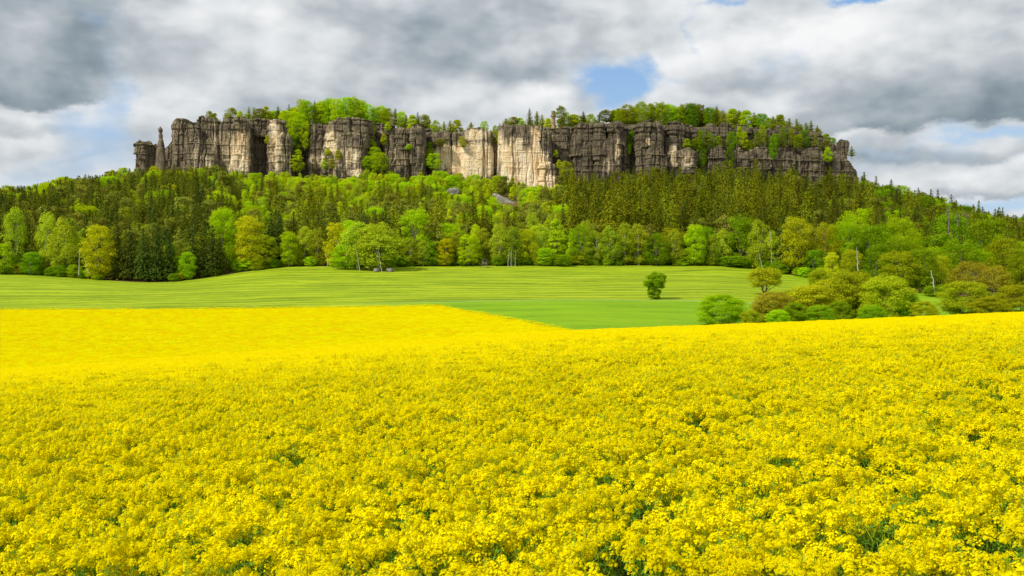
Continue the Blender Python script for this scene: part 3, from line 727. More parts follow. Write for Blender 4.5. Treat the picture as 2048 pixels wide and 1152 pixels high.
# ------------------------------------------------------------------ trees: unit-height prototypes (crown mesh + trunk mesh)
def quads_at(P, N, sx, sy, rng, jit=0.5):
    """leaf sprays: a quad of half size sx, sy at every point P, facing N give or take jit"""
    n = len(P)
    N = N + rng.normal(0, jit, (n, 3)); N /= np.linalg.norm(N, axis=1)[:, None] + 1e-9
    t = rng.normal(0, 1, (n, 3)); t -= N * (t * N).sum(1)[:, None]; t /= np.linalg.norm(t, axis=1)[:, None] + 1e-9
    b = np.cross(N, t)
    sx = np.broadcast_to(np.asarray(sx, float), (n,))[:, None] * rng.uniform(0.6, 1.3, (n, 1)); sy = np.broadcast_to(np.asarray(sy, float), (n,))[:, None] * rng.uniform(0.6, 1.3, (n, 1))
    V = np.stack([P - t * sx, P - b * sy * 0.8 + N * sx * 0.2, P + t * sx, P + b * sy], 1).reshape(-1, 3)
    return V
def leaf_mesh(name, V, mat):
    return mesh_np(name, V, np.arange(len(V)).reshape(-1, 4), [mat], False)
def tube(path, rad, ns=6):
    path = np.asarray(path, float); rad = np.asarray(rad, float)
    th = np.linspace(0, 2 * np.pi, ns, endpoint=False); rings = []
    for i in range(len(path)):
        d = path[min(i + 1, len(path) - 1)] - path[max(i - 1, 0)]; d /= np.linalg.norm(d) + 1e-9
        a = np.cross(d, [0.31, 0.95, 0.05]); a /= np.linalg.norm(a) + 1e-9; b = np.cross(d, a)
        rings.append(path[i] + rad[i] * (np.cos(th)[:, None] * a + np.sin(th)[:, None] * b))
    return np.vstack(rings), grid_faces(len(path), ns)
def join_tubes(ts):
    V, Fq, o = [], [], 0
    for v, f in ts:
        V.append(v); Fq.append(f + o); o += len(v)
    return np.vstack(V), np.vstack(Fq)
def bent(p0, p1, rng, n=5, wob=0.03, sag=0.0):
    p0, p1 = np.asarray(p0, float), np.asarray(p1, float)
    t = np.linspace(0, 1, n)[:, None]
    p = p0 + (p1 - p0) * t + rng.normal(0, wob, (n, 3)) * np.sin(np.pi * t) * np.linalg.norm(p1 - p0)
    p[:, 2] += sag * np.sin(np.pi * t[:, 0]) * np.linalg.norm(p1 - p0)
    return p

def broad(seed, rx=0.38, z0=0.16, z1=1.0, clumps=70, per=70, leaf=0.017, cr=(0.13, 0.24), shape=2.3, top=0.58, droop=0.0, stems=1, bare=0.10, tr=0.018, hole=0.0, limb=14, lobes=3, jit=0.65, outl=0.10):
    """a leafy tree one unit tall: crown from z0 to z1 of half width rx, built of many leaf clumps carried on limbs"""
    rng = np.random.default_rng(seed)
    cz = z0 + (z1 - z0) * (1 - top) ; H = z1 - z0
    cen = []
    lob = [(rng.uniform(0, 2 * np.pi), rng.uniform(-0.5, 0.8), rng.uniform(0.82, 1.22)) for _ in range(lobes + 3)]
    while len(cen) < clumps:
        a = rng.uniform(0, 2 * np.pi); t = rng.uniform(0.02, 0.98)
        # width of the crown at the relative height t
        wd = (1 - abs((t - (1 - top)) / (top if t > 1 - top else 1 - top)) ** shape) ** (1 / shape) if True else 0
        k = 1.0
        for la, lz, ls in lob:
            k += (ls - 1) * max(0, math.cos(a - la)) * math.exp(-((2 * t - 1 - lz) / 0.5) ** 2)
        r = rx * wd * k * math.sqrt(rng.uniform(0.25, 1.0))
        cen.append((r * math.cos(a), r * math.sin(a), z0 + H * t))
    cen = np.array(cen)
    rad = rng.uniform(cr[0], cr[1], clumps) * rx * 1.25
    # outer shell of every clump
    n = int(per)
    D = rng.normal(0, 1, (clumps, n, 3)); D /= np.linalg.norm(D, axis=2)[..., None]
    D[..., 2] = np.abs(D[..., 2]) * rng.choice([1, 1, 1, -0.7], (clumps, n))
    rr = rng.uniform(0.45, 1.12, (clumps, n, 1)) ** 0.7
    rr = rr * np.where(rng.uniform(0, 1, rr.shape) < outl, rng.uniform(1.1, 1.55, rr.shape), 1.0)
    sq = np.array([1.25, 1.25, 0.75])
    P = cen[:, None] + D * rr * rad[:, None, None] * sq
    P[..., 2] -= droop * (rr[..., 0] ** 2) * rad[:, None] * 1.6 * (1 - np.abs(D[..., 2]))
    keep = rng.uniform(0, 1, (clumps, n)) > hole
    N = (D + np.array([0, 0, 0.35]))[keep]; P = P[keep]
    P[:, 2] = np.maximum(P[:, 2], 0.01)
    V = quads_at(P, N, leaf * 0.95, leaf * 0.70, rng, jit)
    tubes = []
    for s in range(stems):
        sa = 6.283 * s / stems + rng.uniform(-0.4, 0.4) + 0.3
        base = np.array([0.03 * math.cos(sa), 0.03 * math.sin(sa), -0.03]) if stems > 1 else np.array([0, 0, -0.03])
        tip = np.array([rng.uniform(-0.3, 0.3) * rx, rng.uniform(-0.3, 0.3) * rx, z0 + H * 0.8]) + (np.array([math.cos(sa) * rx * 0.55, math.sin(sa) * rx * 0.55, -0.15 * H]) if stems > 1 else 0)
        p = bent(base, tip, rng, 8, 0.02)
        k = tr / math.sqrt(stems)
        tubes.append(tube(p, np.linspace(k * 1.25, k * 0.22, 8), 7))
        for c in cen[rng.choice(clumps, max(3, limb // stems), replace=False)]:
            i = int(np.clip((c[2] - 0.28 * H) / (z0 + H) * 7, 1, 6))
            tubes.append(tube(bent(p[i], c, rng, 5, 0.05, 0.06), np.linspace(k * 0.5, k * 0.10, 5), 5))
    return V, join_tubes(tubes)

def spruce(seed, rx=0.19, z0=0.08, levels=34, leaf=0.0175, droop=0.42, ragged=0.25, taper=0.55, bare=0):
    """a spruce one unit tall: whorls of drooping boughs hung with sprays"""
    rng = np.random.default_rng(seed)
    P, N, S = [], [], []
    tubes = [tube([[0, 0, -0.03], [0, 0, 0.4], [0.004, 0, 0.8], [0, 0, 0.99]], [0.014, 0.010, 0.005, 0.0015], 6)]
    for l in range(levels):
        t = (l + rng.uniform(-0.3, 0.3)) / levels
        z = z0 + (0.985 - z0) * max(0, t)
        L = rx * ((1 - t) ** taper + 0.035) * (1 if t > 0.12 else 0.7 + 2.5 * t)
        k = rng.integers(6, 9) if t < 0.75 else rng.integers(4, 6)
        ph = rng.uniform(0, 6.28)
        for b in range(k):
            a = ph + 6.283 * b / k + rng.uniform(-0.3, 0.3)
            Lb = L * rng.uniform(1 - ragged * 1.6, 1 + ragged * 0.8)
            m = max(3, int(Lb / leaf * 0.95))
            u = (np.arange(m) + 0.6) / m
            r = Lb * u
            zz = z - droop * Lb * u ** 1.2 + 0.14 * Lb * np.clip(u - 0.7, 0, 1) + 0.12 * Lb * np.sin(u * 3)
            side = rng.uniform(-0.28, 0.28, m) * Lb * (1 - 0.5 * u)
            zz = zz + rng.normal(0, 0.35, m) * leaf
            P.append(np.stack([np.cos(a) * r - np.sin(a) * side, np.sin(a) * r + np.cos(a) * side, zz - rng.uniform(0, 0.5, m) * leaf], 1))
            N.append(np.tile([np.cos(a) * 0.7, np.sin(a) * 0.7, 0.75], (m, 1)))
            S.append(leaf * (1.25 - 0.45 * u) * (0.75 + 0.40 * (1 - t)))
    P, N, S = np.vstack(P), np.vstack(N), np.concatenate(S)
    V = quads_at(P, N, S * 1.3, S * 0.7, rng, 0.7)
    if bare:
        for _ in range(bare):
            z = rng.uniform(0.15, 0.9); a = rng.uniform(0, 6.28); L = rx * (1 - z) * rng.uniform(0.5, 1)
            tubes.append(tube([[0, 0, z], [math.cos(a) * L, math.sin(a) * L, z - 0.1 * L]], [0.0025, 0.001], 4))
    return V, join_tubes(tubes)

def lollipop(seed):
    a, ta = broad(seed, rx=0.44, z0=0.42, z1=1.0, clumps=80, per=240, leaf=0.021, cr=(0.15, 0.26), shape=2.2, top=0.60, tr=0.03, limb=16, jit=0.5, outl=0.04)
    b, tb = broad(seed + 1, rx=0.24, z0=0.0, z1=0.60, clumps=60, per=240, leaf=0.019, cr=(0.22, 0.34), shape=5.0, top=0.5, tr=0.02, limb=6, jit=0.5, outl=0.04)
    a[:, 0] += 0.05; b[:, 0] -= 0.03
    return np.vstack([a, b]), join_tubes([ta, tb])
SPECIES = {}
def species(key, name, leafm, bark, gens):
    """crown, trunk and joined meshes for every variant"""
    vs = []
    for V, (TV, TF) in gens:
        crown = leaf_mesh(name + '_crown', V, LEAF[leafm])
        trunk = mesh_np(name + '_trunk', TV, TF, [BARK[bark]], True)
        VV = np.vstack([V, TV]); nq = len(V) // 4
        FF = np.vstack([np.arange(len(V)).reshape(-1, 4), TF + len(V)])
        both = mesh_np(name, VV, FF, [LEAF[leafm], BARK[bark]], False, np.concatenate([np.zeros(nq), np.ones(len(TF))]))
        vs.append((crown, trunk, both))
    SPECIES[key] = (name, vs)
G_SPR = [spruce(s, rx=r_, levels=l_, ragged=g_) for s, r_, l_, g_ in ((1, .205, 36, .28), (2, .18, 38, .40), (3, .24, 32, .33), (4, .17, 38, .25), (5, .22, 28, .50), (6, .26, 30, .42), (7, .195, 26, .55))]
G_PIN = [broad(s, rx=0.25, z0=0.28, clumps=44, per=95, leaf=0.019, cr=(0.22, 0.36), shape=1.7, top=0.50, tr=0.014, limb=12, hole=0.05) for s in (11, 12, 13)]
G_PIN += [spruce(s, rx=0.25, z0=0.22, levels=26, ragged=0.5, droop=0.05, taper=0.6, leaf=0.021) for s in (14, 15)]
G_BIR = [broad(s, rx=0.235, z0=0.12, clumps=85, per=95, leaf=0.0140, cr=(0.15, 0.30), shape=1.75, top=0.58, droop=0.65, tr=0.008, hole=0.08, limb=12) for s in (21, 22, 23, 24)]
G_LAR = [broad(s, rx=0.20, z0=0.05, clumps=80, per=80, leaf=0.0165, cr=(0.18, 0.32), shape=1.35, top=0.72, droop=0.2, tr=0.010, limb=6, hole=0.0) for s in (31, 32, 33, 34)]
G_BEE = [broad(s, rx=0.37, z0=0.06, clumps=120, per=85, leaf=0.0155, cr=(0.13, 0.25), shape=2.4, top=0.58, tr=0.014, limb=10) for s in (41, 42, 43, 44)]
G_MAP = [broad(s, rx=0.31, z0=0.05, clumps=110, per=85, leaf=0.0155, cr=(0.13, 0.26), shape=2.3, top=0.58, tr=0.014, limb=10) for s in (51, 52, 53)]
G_OAK = [broad(s, rx=0.38, z0=0.10, clumps=115, per=85, leaf=0.0145, cr=(0.12, 0.24), shape=2.3, top=0.58, tr=0.016, hole=0.05, limb=14) for s in (61, 62, 63)]
G_SHR = [broad(s, rx=0.56, z0=0.0, clumps=125, per=260, leaf=0.0150, cr=(0.13, 0.22), shape=2.1, top=0.66, stems=4, tr=0.010, limb=16, jit=0.5, outl=0.05) for s in (71, 72, 73)]
species('spruce', 'spruce_tree', 'spruce', 'dark', G_SPR)
species('darkspruce', 'spruce_tree', 'darkspruce', 'dark', G_SPR)
species('olive', 'spruce_tree', 'olive', 'dark', G_SPR)
species('pine', 'pine_tree', 'pine', 'pine', G_PIN)
species('birch', 'birch_tree', 'birch', 'birch', G_BIR)
species('larch', 'larch_tree', 'larch', 'grey', G_LAR)
species('beech', 'beech_tree', 'bright', 'grey', G_BEE)
species('green', 'beech_tree', 'green', 'grey', G_BEE)
species('maple', 'maple_tree', 'yellow', 'grey', G_MAP)
species('brightmaple', 'maple_tree', 'bright', 'grey', G_MAP)
species('orange', 'maple_tree', 'orange', 'grey', G_MAP)
species('oak', 'oak_tree', 'oak', 'dark', G_OAK)
species('brown', 'oak_tree', 'brown', 'grey', G_OAK)
species('lone', 'ivy_tree', 'green', 'dark', [lollipop(81)])
species('umbrella', 'fruit_tree', 'oak', 'grey', [broad(85, rx=0.62, z0=0.34, clumps=90, per=150, leaf=0.024, cr=(0.13, 0.22), shape=2.6, top=0.70, stems=2, tr=0.045, limb=24, hole=0.08)])
species('umbrellabrown', 'fruit_tree', 'brown', 'grey', [broad(87, rx=0.62, z0=0.30, clumps=110, per=90, leaf=0.020, cr=(0.11, 0.20), shape=2.2, top=0.62, stems=4, tr=0.03, limb=40, hole=0.25)])
species('shrub_oak', 'shrub', 'oak', 'grey', G_SHR)
species('shrub_green', 'shrub', 'green', 'grey', G_SHR)
species('shrub_bright', 'shrub', 'bright', 'grey', G_SHR)
species('shrub_brown', 'shrub', 'brown', 'grey', G_SHR)
CATS = {'ivy_tree': 'tree', 'fruit_tree': 'fruit tree', 'spruce_tree': 'spruce', 'pine_tree': 'pine', 'birch_tree': 'birch', 'larch_tree': 'larch', 'beech_tree': 'beech', 'maple_tree': 'maple', 'oak_tree': 'oak', 'shrub': 'shrub'}
WIDE = {'lone': .44, 'umbrella': .66, 'umbrellabrown': .64, 'spruce': .165, 'darkspruce': .18, 'olive': .155, 'pine': .25, 'birch': .25, 'larch': .2, 'beech': .4, 'green': .4, 'maple': .33, 'brightmaple': .33, 'orange': .33, 'oak': .4, 'brown': .4,
        'shrub_oak': .6, 'shrub_green': .6, 'shrub_bright': .6, 'shrub_brown': .6}

TREES = []      # dicts: every tree of the scene, named ones first
def add_tree(key, x, y, h, w=None, var=None, label=None, z=None, group=None, rz=None, lean=0.0):
    """w: half width of the crown in metres; None keeps the kind's own proportion"""
    TREES.append(dict(key=key, x=x, y=y, z=g1(x, y) if z is None else z, h=h, w=w if w else WIDE[key] * h,
                      var=random.randrange(len(SPECIES[key][1])) if var is None else var, label=label, group=group,
                      rz=random.uniform(0, 6.28) if rz is None else rz, lean=lean or random.gauss(0, 0.025)))
def px_tree(key, px, top, wpx, y, label, var=None, base=None, group=None, lean=0.0, rz=None):
    """a tree known from the photograph: column, row of its top, width, distance; it stands on the ground there"""
    x = at(px, y); z = g1(x, y) if base is None else zrow(base, y)
    add_tree(key, x, y, max(1.5, zrow(top, y) - z), wpx / 2 / F * y, var, label, z, group, rz, lean)

E = forest_edge
# --- the front of the forest, from left to right
FRONT = [
    ('birch', 28, 414, 46, 402, 'tall pale birch at the far left end of the forest front'), ('spruce', 0, 430, 40, 408, 'dark spruce cut by the left picture edge beside the pale birch'),
    ('brightmaple', 8, 488, 46, 399, 'low bright green bush tree in front of the far left birch'), ('pine', 66, 432, 36, 405, 'brownish pine between the two pale birches at the left forest front', 3),
    ('birch', 92, 424, 44, 404, 'pale green birch just right of the brownish pine at the left'), ('birch', 126, 436, 58, 400, 'broad drooping pale birch left of the white slanting stems'),
    ('green', 60, 505, 44, 398, 'low deep green bush tree under the brownish pine at the left'), ('birch', 150, 462, 34, 404, 'thin birch with a bare white stem left of the yellow maple'),
    ('maple', 199, 453, 64, 396, 'yellow green maple standing alone among dark spruces at the left forest front', 1),
    ('darkspruce', 236, 448, 46, 398, 'dark spruce touching the right side of the yellow maple'), ('darkspruce', 262, 440, 46, 394, 'tall dark spruce over the dip of the meadow'),
    ('darkspruce', 287, 452, 44, 391, 'dark spruce at the deepest point of the meadow dip'), ('darkspruce', 312, 446, 48, 390, 'dark spruce with sunlit left boughs above the meadow dip'),
    ('darkspruce', 338, 458, 44, 391, 'smaller dark spruce left of the low bright bush'), ('spruce', 250, 455, 40, 404, 'spruce standing behind the dark row at the meadow dip'),
    ('brightmaple', 374, 505, 34, 391, 'small bright bush at the brown bank between dark spruces'), ('green', 358, 512, 32, 393, 'dark green bush left of the small bright bush at the brown bank'),
    ('darkspruce', 388, 428, 48, 398, 'tall dark spruce behind the brown bank'), ('darkspruce', 425, 448, 46, 397, 'single conical spruce with visible trunk right of the brown bank'),
    ('beech', 450, 420, 66, 408, 'rounded bright beech right of the conical spruce'), ('maple', 497, 434, 64, 405, 'dull yellow maple crown right of the bright beech'), ('oak', 530, 470, 52, 403, 'low olive tree between the dull yellow maple and the bright little maple'),
    ('brightmaple', 577, 464, 42, 404, 'bright little round maple standing at the crest of the meadow'), ('birch', 612, 452, 36, 408, 'slim birch with a white stem right of the bright little maple'), ('birch', 636, 456, 36, 407, 'slim leaning birch left of the orange maple'),
    ('maple', 672, 447, 46, 400, 'orange yellow maple left of the birch clump'), ('beech', 705, 442, 60, 405, 'green beech behind the birch clump'),
    ('birch', 717, 444, 76, 390, 'left birch of the clump reaching out into the meadow', 1), ('birch', 758, 446, 86, 384, 'right birch of the clump rising above the two boulders', 2), ('birch', 738, 452, 70, 388, 'middle birch of the clump by the boulders', 3),
    ('brightmaple', 690, 490, 60, 392, 'low vivid green tree at the left foot of the birch clump'), ('green', 775, 492, 40, 386, 'leafy deep green bush tree at the right edge of the birch clump'),
    ('spruce', 800, 455, 40, 405, 'olive spruce between the birch clump and the big round maple'),
    ('brightmaple', 832, 421, 74, 410, 'big round bright maple towering over the middle of the forest front', 0), ('birch', 822, 476, 34, 403, 'slim birch under the left side of the big round maple'), ('birch', 846, 480, 32, 403, 'slim birch under the right side of the big round maple'), ('green', 862, 482, 34, 404, 'green tree squeezed between the big maple and the brownish oak'),
    ('orange', 891, 478, 34, 403, 'brownish orange small tree right of the big round maple', 2), ('birch', 912, 462, 34, 407, 'birch right of the brownish orange tree'), ('brightmaple', 938, 470, 46, 403, 'vivid green rounded tree left of the hunting hide'),
    ('birch', 966, 456, 40, 410, 'birch rising behind the hunting hide'), ('birch', 1000, 448, 44, 405, 'tall birch right of the hunting hide'), ('birch', 1024, 452, 40, 404, 'birch with a group of white stems left of the olive oak'),
    ('oak', 1056, 460, 42, 406, 'olive brown oak right of the white birch stems'), ('brightmaple', 1090, 496, 36, 402, 'low bright tree in front of the middle forest edge'), ('birch', 1082, 448, 40, 412, 'tall light birch behind the low bright tree'),
    ('larch', 1112, 440, 40, 412, 'light green larch left of the dark olive oak'), ('green', 1128, 510, 44, 401, 'low dark bush tree left of the dark olive oak'), ('green', 1160, 450, 52, 406, 'dark olive green round tree near the middle of the front'),
    ('birch', 1190, 462, 40, 405, 'drooping green birch right of the dark olive round tree'), ('birch', 1220, 452, 44, 404, 'birch with one white stem at the edge, left of the twin birches'), ('birch', 1250, 446, 46, 405, 'left of the twin dense birches at the middle right'), ('birch', 1277, 448, 46, 405, 'right of the twin dense birches at the middle right'),
    ('green', 1312, 468, 52, 403, 'spreading green beech with low branches above the lone meadow tree'), ('birch', 1350, 460, 36, 404, 'slender birch between the spreading green beech and the bright tiered maple'),
    ('beech', 1390, 452, 46, 403, 'bright tiered maple crown standing out at the right middle front'), ('birch', 1424, 470, 34, 404, 'thin dull birch right of the bright tiered maple'), ('birch', 1446, 458, 36, 405, 'second thin birch before the tall green beech'),
    ('green', 1482, 432, 66, 406, 'tall green beech with a pointed top at the right part of the front'), ('green', 1468, 512, 60, 402, 'dark leafy bush tree at the foot of the tall pointed beech'), ('birch', 1518, 440, 48, 398, 'pale birch with a leaning white stem behind the small orange tree'),
    ('birch', 1545, 462, 40, 397, 'birch with forked white branches left of the big olive oak'), ('oak', 1590, 436, 66, 390, 'big olive brown oak with visible trunk at the right front', 1), ('green', 1630, 500, 44, 384, 'deep green low tree right of the big olive oak'),
    ('oak', 1652, 446, 52, 392, 'olive tree with a long orange stem showing'), ('maple', 1664, 506, 34, 352, 'small pale egg shaped tree in front of the right forest'),
    ('beech', 1716, 420, 70, 402, 'high bright beech dome on the right slope'), ('beech', 1690, 440, 60, 392, 'bright beech with a lower dome left of the high dome'), ('green', 1745, 452, 80, 388, 'broad green beech under the high dome'), ('beech', 1802, 432, 62, 396, 'second bright beech dome on the right slope'), ('green', 1800, 475, 62, 382, 'deep green tree below the second bright dome'),
    ('oak', 1702, 500, 46, 372, 'olive pine like tree behind the dead white stem'), ('green', 1752, 490, 60, 368, 'dark bluish green tree right of the dead white stem'),
    ('oak', 1800, 503, 84, 352, 'broad olive oak canopy left of the leaning white birch stem', 0), ('green', 1848, 500, 66, 350, 'dull green tree behind the leaning white birch stem'), ('oak', 1880, 512, 54, 356, 'brownish crown right of the leaning white birch stem'),
    ('green', 1918, 480, 80, 372, 'dark green crown behind the reddish trees'), ('umbrellabrown', 1938, 526, 84, 340, 'reddish brown spreading tree at the right forest foot', 0), ('umbrellabrown', 1988, 534, 62, 334, 'reddish tree with pale bare stems near the right edge', 0), ('oak', 2010, 480, 90, 372, 'dark olive crown above the reddish trees'), ('green', 1905, 430, 76, 420, 'vivid green dome high on the right slope'), ('green', 1975, 440, 90, 410, 'wide green dome near the right picture edge'), ('oak', 2045, 500, 70, 360, 'olive tree cut by the right picture edge'),
    # --- scattered trees and the hedge in the hollow
]
for t_ in FRONT:
    px_tree(*t_[:6], *(t_[6:7]))
NAMED_FRONT = len(TREES)
px_tree('lone', 1310, 547, 41, 272, 'lone dense tree with a narrow ivy clad stem in the green meadow', group='single trees in the meadow')
px_tree('umbrella', 1530, 539, 64, 300, 'small orange olive tree with a forked stem in the right part of the meadow', group='single trees in the meadow')
HEDGE = [
    ('shrub_bright', 1441, 592, 88, 186, 'bright green round shrub at the edge of the yellow field, left of the hedge', 0), ('shrub_brown', 1545, 586, 84, 196, 'brownish round shrub at the left end of the hedge', 1),
    ('shrub_oak', 1622, 574, 112, 204, 'broad olive shrub second in the hedge', 2), ('shrub_oak', 1700, 548, 116, 214, 'tallest olive shrub in the middle of the hedge', 0), ('shrub_oak', 1772, 556, 104, 206, 'rounded olive yellow shrub right of the tallest one', 1),
    ('shrub_green', 1812, 586, 52, 204, 'bright green shrub at the right end of the hedge', 1), ('shrub_green', 1588, 608, 50, 190, 'low green shrub between the brownish shrub and the olive one', 0), ('shrub_green', 1680, 604, 50, 196, 'low green shrub below the tallest olive shrub', 2),
    ('shrub_oak', 1848, 604, 50, 200, 'small dull olive shrub right of the hedge', 0), ('shrub_oak', 1932, 566, 104, 222, 'wide olive shrub standing apart near the right edge', 2), ('shrub_oak', 2036, 572, 86, 226, 'thin olive shrub cut by the right picture edge', 1),
    ('shrub_oak', 1637, 541, 42, 330, 'small yellow olive tree behind the hedge', 1), ('shrub_green', 1864, 572, 34, 332, 'low dark bush at the foot of the leaning birch stem', 1), ('shrub_green', 1886, 570, 30, 330, 'second low bush right of the leaning birch stem', 0),
    ('shrub_oak', 1500, 622, 40, 180, 'low dull shrub left of the brownish one at the field edge', 1), ('shrub_green', 1745, 612, 54, 190, 'low leafy shrub under the olive yellow one', 1)]
HEDGE += [('shrub_oak', 1585, 584, 84, 206, 'olive shrub wedged behind the brownish one', 0), ('shrub_oak', 1662, 562, 92, 212, 'olive shrub wedged left of the tallest one', 1),
          ('shrub_oak', 1735, 560, 92, 212, 'olive shrub wedged right of the tallest one', 2), ('shrub_green', 1640, 612, 60, 188, 'low fresh green shrub under the broad olive one', 2), ('shrub_bright', 1555, 620, 44, 186, 'low bright shrub at the foot of the brownish one', 1),
          ('shrub_oak', 1980, 596, 70, 214, 'low olive shrub between the wide one and the right picture edge', 0)]
for t_ in HEDGE:
    px_tree(*t_[:3], t_[3] * 1.12, *t_[4:6], *(t_[6:7]), group='shrubs of the hollow behind the yellow field')
# low growth along the forest foot
for px in np.arange(-60, 1700, 11.0):
    y = float(E(px)) + random.uniform(-1.0, 3.0)
    if 225 < px < 345 and random.random() < 0.85 or 345 < px < 470 and random.random() < 0.55 or random.random() < 0.10: continue
    k = random.choice(['shrub_green', 'shrub_green', 'shrub_bright', 'shrub_oak'])
    h = random.uniform(2.0, 5.2)
    add_tree(k, at(px + random.uniform(-5, 5), y), y, h, h * random.uniform(0.55, 0.9), group='bushes along the forest foot')

# --- trees on the plateau and in the gullies of the cliff:  px, top row, width, kind
TOPS = [(418, 222, 12, 'pine'), (429, 226, 14, 'larch'), (462, 216, 20, 'pine'), (480, 222, 14, 'larch'), (497, 213, 14, 'pine'), (508, 214, 24, 'pine'), (520, 218, 22, 'pine'), (532, 213, 18, 'larch'), (545, 222, 18, 'pine'), (556, 211, 18, 'spruce'), (568, 222, 22, 'larch'), (578, 207, 15, 'spruce'),
        (575, 222, 26, 'beech'), (590, 224, 26, 'beech'), (602, 200, 26, 'oak'), (612, 202, 28, 'beech'), (628, 199, 14, 'spruce'), (634, 206, 24, 'beech'), (644, 203, 26, 'beech'), (660, 198, 28, 'beech'), (676, 197, 28, 'beech'), (694, 195, 32, 'beech'), (710, 194, 34, 'birch'), (722, 202, 28, 'beech'), (735, 207, 28, 'beech'), (750, 214, 24, 'birch'), (762, 213, 24, 'beech'), (775, 217, 26, 'oak'),
        (790, 216, 24, 'pine'), (802, 224, 22, 'beech'), (812, 228, 20, 'pine'), (824, 230, 20, 'larch'), (836, 222, 14, 'spruce'), (848, 230, 22, 'pine'), (858, 230, 18, 'pine'), (872, 240, 18, 'birch'), (888, 242, 20, 'pine'), (900, 240, 22, 'pine'), (914, 240, 22, 'larch'), (942, 244, 22, 'pine'), (970, 242, 15, 'beech'),
        (1012, 236, 24, 'pine'), (1026, 234, 20, 'pine'), (1040, 236, 20, 'larch'), (1059, 215, 17, 'spruce'), (1074, 221, 22, 'pine'), (1084, 228, 20, 'pine'), (1096, 236, 14, 'larch'), (1121, 213, 18, 'pine'), (1132, 224, 22, 'birch'), (1146, 228, 24, 'larch'), (1157, 230, 20, 'birch'), (1167, 222, 16, 'spruce'), (1182, 228, 24, 'birch'), (1198, 224, 16, 'spruce'), (1212, 221, 24, 'pine'), (1228, 220, 24, 'larch'), (1240, 218, 24, 'beech'), (1254, 210, 26, 'oak'), (1268, 214, 26, 'birch'),
        (1282, 203, 28, 'birch'), (1296, 208, 28, 'beech'), (1310, 206, 30, 'oak'), (1326, 204, 26, 'birch'), (1340, 210, 28, 'beech'), (1356, 212, 26, 'beech'), (1370, 208, 26, 'oak'), (1384, 208, 28, 'green'), (1398, 210, 24, 'pine'), (1407, 208, 16, 'spruce'), (1420, 216, 26, 'green'), (1433, 211, 18, 'spruce'), (1448, 218, 24, 'pine'), (1464, 218, 26, 'larch'), (1478, 219, 24, 'pine'), (1492, 221, 26, 'larch'), (1508, 224, 24, 'pine'), (1524, 228, 26, 'green'), (1546, 231, 24, 'pine'), (1560, 229, 22, 'larch'), (1578, 236, 26, 'pine'), (1594, 236, 20, 'pine'), (1612, 244, 22, 'pine'), (1622, 240, 18, 'pine'), (1634, 250, 20, 'pine'), (1652, 268, 20, 'larch'), (1664, 276, 20, 'green'), (1704, 292, 20, 'pine')]
for px, top, wd, k in TOPS:
    y = random.uniform(719, 733); x = at(px, y)
    z = float(plateau_z(1024 + F * x / 716.0, y)[0]) - 0.3
    if px > 1690: z = zrow(318, y)
    h = zrow(top, y) - z
    add_tree(k, x, y, max(h, 3.0), wd / 2 / F * y * 1.1, random.choice([3, 4, 3, 4, 0]) if k == 'pine' else None, None, z, 'top')
for _ in range(150):          # the wood behind the rim
    px = random.uniform(400, 1640); y = random.uniform(728, 775)
    tl = np.interp(px, [400, 500, 560, 610, 700, 760, 830, 870, 990, 1000, 1090, 1180, 1260, 1330, 1440, 1560, 1640], [226, 224, 216, 206, 198, 216, 232, 248, 258, 240, 238, 232, 216, 208, 216, 236, 256])
    x = at(px, y); z = float(plateau_z(1024 + F * x / 716.0, y)[0]) - 0.3
    h = zrow(tl + random.uniform(1, 14), y) - z
    if h < 3.5: continue
    k = random.choice(['beech', 'beech', 'birch', 'larch', 'pine', 'oak'] if px < 800 else ['pine', 'pine', 'larch', 'green', 'spruce', 'birch', 'oak'])
    add_tree(k, x, y, h, None, None, None, z, 'top')
# px, base row, top row, width, depth, kind: trees standing in the gullies and on ledges
GULLY = [(572, 262, 226, 22, 706, 'beech'), (588, 285, 236, 28, 704, 'beech'), (590, 318, 270, 26, 702, 'green'), (600, 262, 228, 24, 706, 'beech'), (609, 300, 244, 18, 703, 'beech'), (582, 300, 250, 20, 705, 'beech'), (612, 275, 240, 16, 706, 'larch'), (534, 288, 270, 10, 694, 'larch'), (595, 345, 300, 26, 697, 'larch'),
         (742, 300, 278, 20, 703, 'larch'), (750, 330, 295, 28, 698, 'beech'), (738, 340, 312, 30, 694, 'beech'), (760, 345, 305, 34, 690, 'beech'), (769, 290, 268, 12, 699, 'larch'), (775, 262, 244, 14, 699, 'larch'), (746, 278, 248, 12, 706, 'birch'), (862, 322, 296, 18, 704, 'beech'), (868, 340, 306, 30, 698, 'beech'), (880, 296, 278, 22, 702, 'pine'), (925, 296, 274, 18, 698, 'oak'), (858, 300, 284, 12, 706, 'green'),
         (990, 286, 250, 12, 708, 'birch'), (994, 290, 262, 10, 707, 'larch'), (818, 300, 288, 14, 693, 'larch'), (676, 320, 300, 14, 690, 'larch'), (655, 312, 296, 12, 694, 'larch'), (664, 345, 318, 16, 688, 'pine'), (648, 340, 316, 12, 692, 'larch'),
         (1264, 296, 264, 18, 708, 'green'), (1270, 276, 252, 14, 708, 'green'), (1258, 310, 290, 10, 705, 'green'), (1112, 315, 300, 10, 700, 'larch'), (1118, 338, 320, 12, 700, 'larch'), (1132, 360, 322, 30, 696, 'birch'), (1096, 290, 270, 8, 698, 'larch')]
